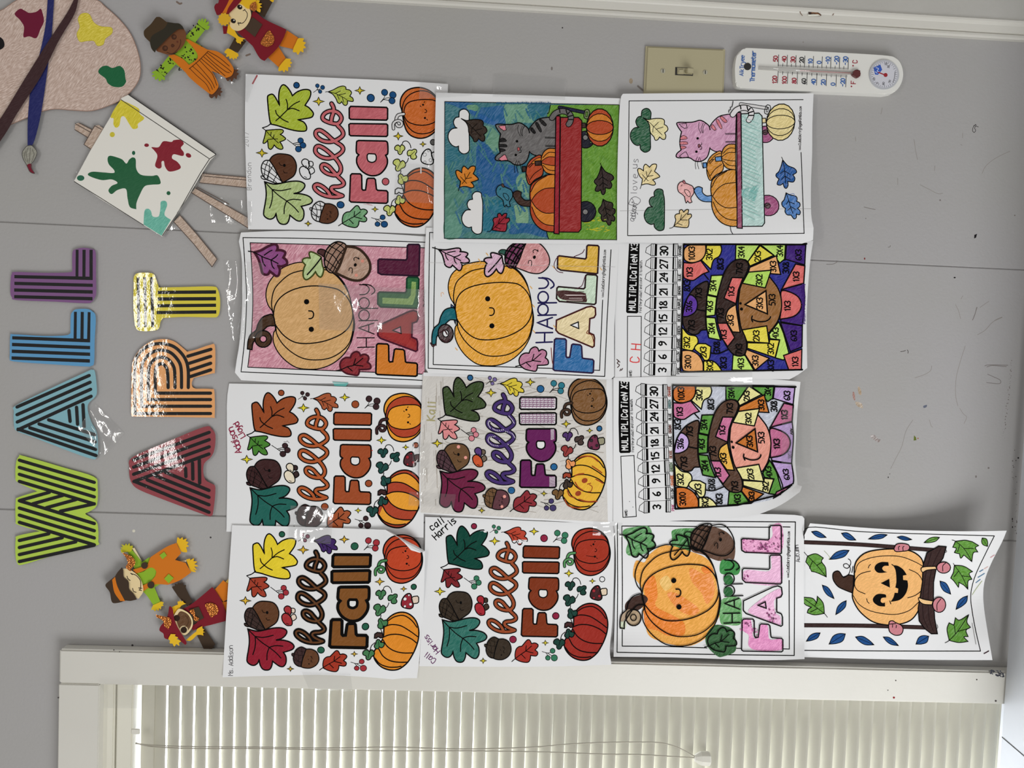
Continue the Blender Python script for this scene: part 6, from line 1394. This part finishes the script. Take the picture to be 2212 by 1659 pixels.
C = CM1
A, fin = drawing('multiplication worksheet with a navy blue background behind a scarecrow face', seq(C, '85 60 c 1000 20 2148 50 c 2112 300 2084 700 2080 1000 2086 1370 c 1990 1440 1900 1490 c 1300 1480 600 1475 85 1472 c 88 800'), bent(0.0068, [(1332, 520, 0), (1756, 522, 0), (1328, 816, 0), (1743, 656, .004), (1744, 795, .014), (1705, 820, .012), (1540, 660, 0), (1520, 816, .001)]), 0.98)
A.map = C; A.tex = .22
A.pal = dict(bl=(44, 46, 136, .25), ye=(224, 208, 74), pi=(212, 104, 100, .3), gr=(188, 220, 108), gr2=(174, 212, 94), pu=(64, 32, 116), pu2=(90, 52, 152), br=(50, 34, 30), fa=(146, 100, 54, .3), no=(240, 168, 110), or2=(240, 166, 108), or3=(240, 166, 108), **{'or': (240, 164, 104)})
times_page(A)
A.text('CH', 338, 1315, 92, 11, (214, 66, 66), (.08, -1), 1.45)
A.Ls(['108 1280 125 1300 112 1320 135 1340 115 1365', '120 1290 140 1310', '140 1400 150 1380', '155 1395 168 1375'], 9, (62, 36, 34))
for k in range(30): A.line(np.array([(2040 + random.uniform(-14, 6), 500 + 14 * k), (2058 + random.uniform(-4, 8), 504 + 14 * k)]), 9, (66, 34, 118))
fin()

C = CM2
A, fin = drawing('pale blue multiplication worksheet with a pink faced scarecrow and curling corner', seq(C, '72 76 c 700 66 1300 72 1800 98 2016 120 c 1985 400 1968 700 1960 950 1985 1190 c 2030 1205 c 2010 1262 c 1860 1370 1700 1450 1500 1510 1000 1552 500 1570 70 1582 c 72 900'), bent(0.0072, [(1327, 817, 0), (1580, 816, .001), (1729, 825, .008), (1720, 925, .010), (1720, 1045, .028), (1732, 1052, .036), (1697, 1085, .026), (1622, 1114, .012), (1518, 1122, .004), (1327, 1129, 0), (1520, 960, .001), (1660, 1000, .010)]), 0.93, step=8.0, lift=0.00006)
A.map = (lambda t, C=C: (lambda P: C(t(P))))(TPS([(802, 88), (768, 1412), (2080, 80), (1440, 712), (600, 147), (577, 1390), (235, 78), (216, 800), (358, 1470), (1705, 840), (1545, 1392), (1840, 1240), (1305, 1392), (2027, 710), (2060, 300), (2035, 932), (2032, 1150), (1738, 200), (1385, 240), (790, 860), (1692, 1270), (2025, 1388)],
    [(688, 155), (715, 1440), (1968, 172), (1348, 755), (495, 213), (520, 1417), (130, 110), (145, 860), (310, 1518), (1605, 880), (1505, 1380), (1768, 1262), (1262, 1400), (1912, 748), (1940, 355), (1925, 968), (1940, 1175), (1612, 250), (1285, 305), (705, 885), (1632, 1285), (1800, 1290)]))
A.tex = .25
A.pal = dict(bl=(192, 196, 208, .4), ye=(234, 222, 152), pi=(196, 110, 148, .3), gr=(88, 148, 58), gr2=(234, 222, 152), pu=(186, 156, 208, .3), pu2=(196, 168, 218), br=(84, 58, 44), fa=(228, 154, 136, .3), no=(196, 112, 40), or2=(200, 116, 42), or3=(228, 176, 76), curl_corner=INK, w9=(170, 60, 110), w7=(196, 100, 40), w6=(60, 90, 40), w0=(150, 60, 40), w1=(30, 90, 90), w3=(90, 40, 30), w5=(120, 60, 40), **{'or': (200, 108, 38)})
times_page(A)
A.map = C
A.Ls(['1915 610 1930 615 1912 630 1935 640 1915 655 1932 665'], 9); A.text('3X12', 1925, 920, 34, 4, (90, 90, 96), (-.1, -1), .7); A.O(240, 1362, 4, INK, 0); A.O(275, 1420, 4, INK, 0)
fin()

# ---- colouring page: jack o'lantern on a swing
C = Crop(1710, 1110, 502 / 2212)
A, fin = drawing('smiling pumpkin on a swing page, lowest on the wall with curled lower corners', seq(C, '60 360 c 118 210 c 176 90 c 900 146 1600 166 2048 160 c 2002 270 1905 460 1842 620 1824 750 1832 900 1870 1150 1912 1392 c 1400 1390 700 1380 60 1362 c 55 900'), bent(0.0022, [(1724, 1190, .0), (1750, 1131, .012), (1724, 1420, .002), (1950, 1150, .020), (2175, 1146, .055), (2140, 1220, .040), (2124, 1290, .026), (2135, 1380, .040), (2143, 1426, .046), (1950, 1424, .016), (1850, 1280, .006), (1990, 1280, .014)]), 0.86, step=7.0, lift=0.00007)
A.map = C; A.tex = .12
A.Ls(['118 245 165 128 600 165 1000 184 1930 210', '1930 210 1850 370 1760 560 1718 690 1705 800 1718 920 1750 1100 1798 1307', '1798 1307 1000 1306 110 1300'], 8)
def blade(x1, y1, x2, y2, w, c=(34, 80, 138)):
    a, b_ = np.array([x1, y1], float), np.array([x2, y2], float); d = b_ - a; nn = np.array([-d[1], d[0]]) / np.hypot(*d)
    pts = [a, a + d * .28 + nn * w * .42, a + d * .62 + nn * w * .5, b_, a + d * .66 - nn * w * .38, a + d * .3 - nn * w * .5]
    s = ' '.join('%f %f' % tuple(p) + (' c' if i in (0, 3) else '') for i, p in enumerate(pts))
    A.S(s, c, 7); A.line(np.array([a, b_]), 4)
for q in ((190, 170, 330, 225, 45), (475, 185, 612, 250, 52), (910, 200, 730, 240, 42), (1005, 222, 1145, 245, 34), (548, 348, 360, 434, 66), (292, 678, 405, 808, 50), (520, 826, 420, 960, 56), (1412, 640, 1515, 765, 60), (1675, 780, 1565, 910, 60), (272, 1133, 140, 1213, 55), (512, 1143, 357, 1240, 84), (608, 1172, 785, 1247, 62), (872, 1172, 1018, 1255, 48), (1305, 1165, 1184, 1240, 76)): blade(*q)
G_ = (92, 146, 52, .3)
blade(1408, 225, 1260, 275, 44, G_); blade(1815, 230, 1865, 310, 56, G_)
for s, vs in (('1560 262 c 1650 252 1720 266 c 1780 302 c 1750 322 1772 362 c 1730 372 1715 455 c 1685 430 1640 392 c 1610 422 1598 380 c 1570 375 1550 368 c 1568 330 1535 318 c', ['1528 250 1560 262 1640 330 1715 450', '1640 330 1730 330', '1600 300 1580 360']),
              ('1550 490 c 1640 500 1722 550 c 1690 570 1716 622 c 1680 640 1678 718 c 1640 680 1592 652 c 1592 672 1588 700 c 1545 640 1515 612 c 1540 560 1545 530', ['1540 472 1552 492 1620 590 1678 715', '1620 590 1700 600', '1590 545 1545 600']),
              ('1500 1205 c 1480 1100 1500 1038 c 1545 1060 c 1560 990 c 1600 1012 1686 960 c 1668 1030 1702 1080 c 1660 1110 1680 1168 c 1640 1172 1680 1215 c 1590 1225', ['1462 1228 1500 1205 1580 1120 1680 970', '1580 1120 1690 1090', '1560 1140 1550 1070']),
              ('152 402 c 230 380 302 420 c 285 455 322 510 330 600 c 240 560 190 548 c 168 500 135 458 c', ['120 365 152 402 240 490 328 598', '200 450 170 520', '240 490 290 460']),
              ('118 795 c 200 805 240 850 c 245 785 c 300 850 312 948 c 220 962 150 942 c 160 910 190 890 c 140 870 112 845 c', ['340 984 310 948 220 880 130 815', '220 880 250 815', '250 900 180 935'])):
    A.S(s, G_, 8); A.Ls(vs, 6)
A.Ls(['310 352 345 390 365 420 355 432'], 4, (150, 160, 110))
DK = (58, 40, 38)
A.tube('60 268 600 290 1000 318 1350 345', 38, 28, DK); A.tube('60 1060 700 1065 1280 1082', 40, 30, DK)
A.S('590 590 c 540 582 495 605 455 552 425 546 395 570 398 630 440 690 500 722 585 755 c', (66, 44, 34), 10)
A.Ls(['495 600 540 580 560 520 530 478 497 482 500 508 535 518 562 480 560 445 540 430'], 7)
A.S('600 500 640 420 720 365 850 340 1000 335 1120 350 1200 390 1247 450 1257 560 1245 700 1230 850 1190 950 1120 1020 1000 1055 880 1055 760 1020 650 930 590 830 580 760 598 640', (240, 180, 112, .2), 12)
A.Ls(['603 560 640 470 750 420 900 400 1050 410 1180 460 1250 500', '588 780 640 860 740 920 870 950 1000 956 1120 920 1210 840', '750 545 660 570 610 620 600 680 630 730 700 762', '1120 530 1200 570 1245 640 1240 720 1180 775 1105 800', '730 515 738 495 752 482', '714 808 722 835 738 852', '585 500 575 560'], 7)
A.S('920 460 c 850 460 800 488 792 530 830 562 912 556 c 880 545 c 862 520 882 496 926 495 c', INK, 0); A.S('890 882 c 828 876 780 840 778 800 820 764 892 768 900 796 c 858 802 848 832 868 850 888 844 c', INK, 0)
A.P('848 660 930 618 936 702', INK, 0); A.S('965 490 c 990 540 998 640 988 702 c 1016 712 c 1012 754 c 982 752 c 968 800 942 838 c 1030 818 1085 762 1108 690 1102 634 c 1062 630 c 1060 588 c 1096 580 c 1062 530 1012 496', INK, 0); A.Ls(['955 482 968 492', '935 830 945 858'], 8)
A.P('1372 325 1400 308 1472 314 1442 420 1378 512 1352 650 1350 800 1362 1000 1388 1142 1330 1142 1266 1092 1216 1022 1205 900 1226 780 1246 650 1250 500 1290 370', DK, 10); A.Ls(['1420 330 1350 480 1310 650 1300 850 1310 1000 1350 1120', '1330 370 1280 560 1250 800 1255 980 1300 1090'], 5, (36, 24, 24))
PK = (202, 130, 138)
A.S('978 322 1000 290 1050 282 1112 295 1122 330 1100 350 1060 356 1000 360 978 345', PK, 9); A.Ls(['1020 345 1018 318 1030 308', '1062 350 1060 318 1070 310'], 7)
A.S('925 1088 930 1030 960 1018 990 1035 1042 1060 1062 1100 1042 1146 990 1156 940 1130', PK, 9); A.Ls(['960 1080 962 1055', '995 1085 998 1060', '930 1050 990 1045'], 7)
PE = (240, 196, 140)
A.S('1232 525 1262 505 1370 500 c 1382 526 c 1290 536 1248 556', PE, 8); A.S('1212 800 1262 815 1346 830 c 1336 866 c 1260 860 1218 832', PE, 8)
A.O(1447, 512, 66, PK, 9, 53); A.O(1405, 866, 62, PK, 9, 72); A.Ls(['1440 545 1440 495 1470 465', '1385 920 1385 860 1420 810'], 7)
A.Ls(['1470 345 1476 360 1460 370', '1385 1055 1392 1080 1380 1095'], 5)
A.Ls(['1895 415 1930 392'], 8, (214, 160, 166)); A.Ls(['1835 524 1868 504'], 8, (226, 190, 186)); A.Ls(['1790 550 1822 532', '1775 605 1835 568', '1755 655 1795 625'], 9, (90, 130, 160)); A.Ls(['1720 770 1760 710 1812 640'], 5, (170, 184, 130)); A.Ls(['1832 1330 1876 1306'], 10, (60, 36, 44))
A.Ls(['1718 1040 1735 1130 1755 1240'], 7, (160, 158, 158))
fin()
# ================================================================ sticky tape
random.seed(21)
def tape(label, quad, lift=0.0006, wr=0.0005, mat=M_TAPE, n=(14, 8), name='clear_tape', group='strips of clear tape', glint=()):
    q = np.array(quad, float); V = []; F = []; nx, ny = n
    P = []
    for j in range(ny + 1):
        for i in range(nx + 1):
            u, v = i / nx, j / ny
            P.append((q[0] * (1 - u) + q[1] * u) * (1 - v) + (q[3] * (1 - u) + q[2] * u) * v)
    P = np.array(P); z = surf(P) + lift
    z = z.reshape(ny + 1, nx + 1)
    # the tape bridges steps between sheets: spread the high ground a little
    zz_ = z.copy()
    for _ in range(2):
        p_ = np.pad(zz_, 1, mode='edge')
        zz_ = np.maximum(z, (p_[:-2, 1:-1] + p_[2:, 1:-1] + p_[1:-1, :-2] + p_[1:-1, 2:]) / 4)
    ph = np.random.RandomState(len(label)).rand(4) * 6
    X, Y = np.meshgrid(np.linspace(0, 1, nx + 1), np.linspace(0, 1, ny + 1))
    zz_ = zz_ + wr * (1 + np.sin(9 * X + ph[0] + 4 * Y) * np.cos(7 * Y + ph[1] - 3 * X))
    for (gx_, gy_, gr_) in glint:
        # a crease tilted so that the ceiling fixture shows in it
        c_ = np.array(W([(gx_, gy_)], [0.004])[0]); va = CAM_POS - c_; la = np.array(FIXTURE) - c_
        hv = va / np.linalg.norm(va) + la / np.linalg.norm(la); sx_, sz_ = -hv[0] / hv[1], -hv[2] / hv[1]
        Q = W(P, np.full(len(P), 0.004)) - c_; r2 = (Q[:, 0] ** 2 + Q[:, 2] ** 2) / (gr_ * 0.00066) ** 2
        dz = (Q[:, 0] * sx_ + Q[:, 2] * sz_) * np.exp(-r2 ** 3)
        zz_ = zz_ - dz.reshape(zz_.shape) + np.abs(dz).max() / len(glint)
    if glint: mat = M_CREASE
    V = W(P, zz_.reshape(-1))
    for j in range(ny):
        for i in range(nx): F.append((j * (nx + 1) + i, j * (nx + 1) + i + 1, (j + 1) * (nx + 1) + i + 1, (j + 1) * (nx + 1) + i))
    o = build(name, V, orient(V, F), None, mat, smooth_shade=True)
    return tag(o, label, 'tape', group)
tape('wide wrinkled clear tape holding the left edge of the tan pumpkin page', [(482, 562), (570, 568), (566, 728), (500, 736)], wr=.0012)
tape('wide crumpled clear tape across the lettering of the tan pumpkin page', [(688, 612), (920, 626), (916, 722), (690, 712)], wr=.0005, n=(34, 16), glint=((714, 632, 20), (745, 655, 38), (786, 664, 34), (818, 696, 26)))
tape('crumpled clear tape joining the striped pumpkin page to the peeling page below it', [(628, 1092), (722, 1098), (714, 1176), (622, 1166)], wr=.0006, n=(20, 16), glint=((698, 1118, 38), (655, 1150, 26)))
tape('clear tape over the small orange pumpkin at the corner of the lime leaf page', [(908, 164), (1022, 172), (1018, 206), (905, 214)], wr=.0008, n=(18, 10), glint=((950, 192, 14),))
tape('clear tape at the upper edge of the grey kitten page', [(1068, 160), (1224, 172), (1220, 216), (1064, 208)], wr=.001, n=(24, 10), glint=((1190, 202, 10), (1118, 178, 6)))
tape('clear tape stuck over the lower end of the pale blue letter A', [(168, 925), (206, 872), (268, 936), (222, 986)], wr=.0006, n=(18, 16), glint=((186, 950, 34), (215, 920, 18)))
tape('clear tape on the right edge of the pale blue worksheet', [(1690, 878), (1752, 890), (1753, 1012), (1688, 1002)], wr=.0006)
tape('clear tape joining the two multiplication worksheets', [(1440, 802), (1625, 800), (1625, 842), (1440, 842)], wr=.0001)
tape('clear tape between the striped pumpkin page and the pencil shaded page', [(892, 958), (930, 958), (926, 1026), (890, 1026)], wr=.0012)
tape('clear tape at the lower edge of the pencil shaded page', [(884, 1062), (985, 1068), (980, 1098), (882, 1092)], wr=.0006)
tape('clear tape at the corner of the dark green leaf page', [(1282, 1126), (1345, 1130), (1343, 1160), (1280, 1156)], wr=.001)
tape('clear tape holding the peeling page to the window casing', [(652, 1452), (757, 1456), (762, 1494), (668, 1490)], wr=.0003)
tape('clear tape on the left corner of the easel canvas', [(164, 372), (215, 330), (232, 355), (172, 405)], wr=.0012)
tape('clear tape over the lowest corner of the easel canvas', [(318, 474), (384, 448), (392, 486), (344, 512)], wr=.0005, n=(16, 12), glint=((345, 482, 24),))
tape('clear tape over the green splash on the easel canvas', [(236, 402), (352, 388), (356, 430), (246, 450)], wr=.0005, n=(16, 12), glint=((258, 422, 26),))
tape('clear tape across the middle leg of the easel', [(452, 424), (545, 436), (542, 488), (456, 480)], wr=.0006, n=(16, 12), glint=((490, 470, 9), (455, 447, 7)))
tape('clear tape over the boots of the striped overalls scarecrow', [(470, 172), (532, 138), (560, 150), (534, 222), (476, 222)], wr=.0012, glint=((530, 160, 9),))
tape('clear tape along the ivy vine of the lime leaf page', [(858, 352), (940, 356), (936, 440), (850, 434)], wr=.0008)
tape('clear tape over the blind headrail at its corner', [(216, 1476), (298, 1478), (296, 1530), (216, 1530)], lift=.0060, wr=.0004)
M_TEAL = plain('teal_tape', (0.12, 0.42, 0.38), rough=0.5)
tape('scrap of teal tape between the tan pumpkin page and the striped pumpkin page', [(718, 825), (753, 827), (747, 835), (723, 834)], lift=.0004, wr=.0001, mat=M_TEAL, n=(3, 2), name='teal_tape', group=None)
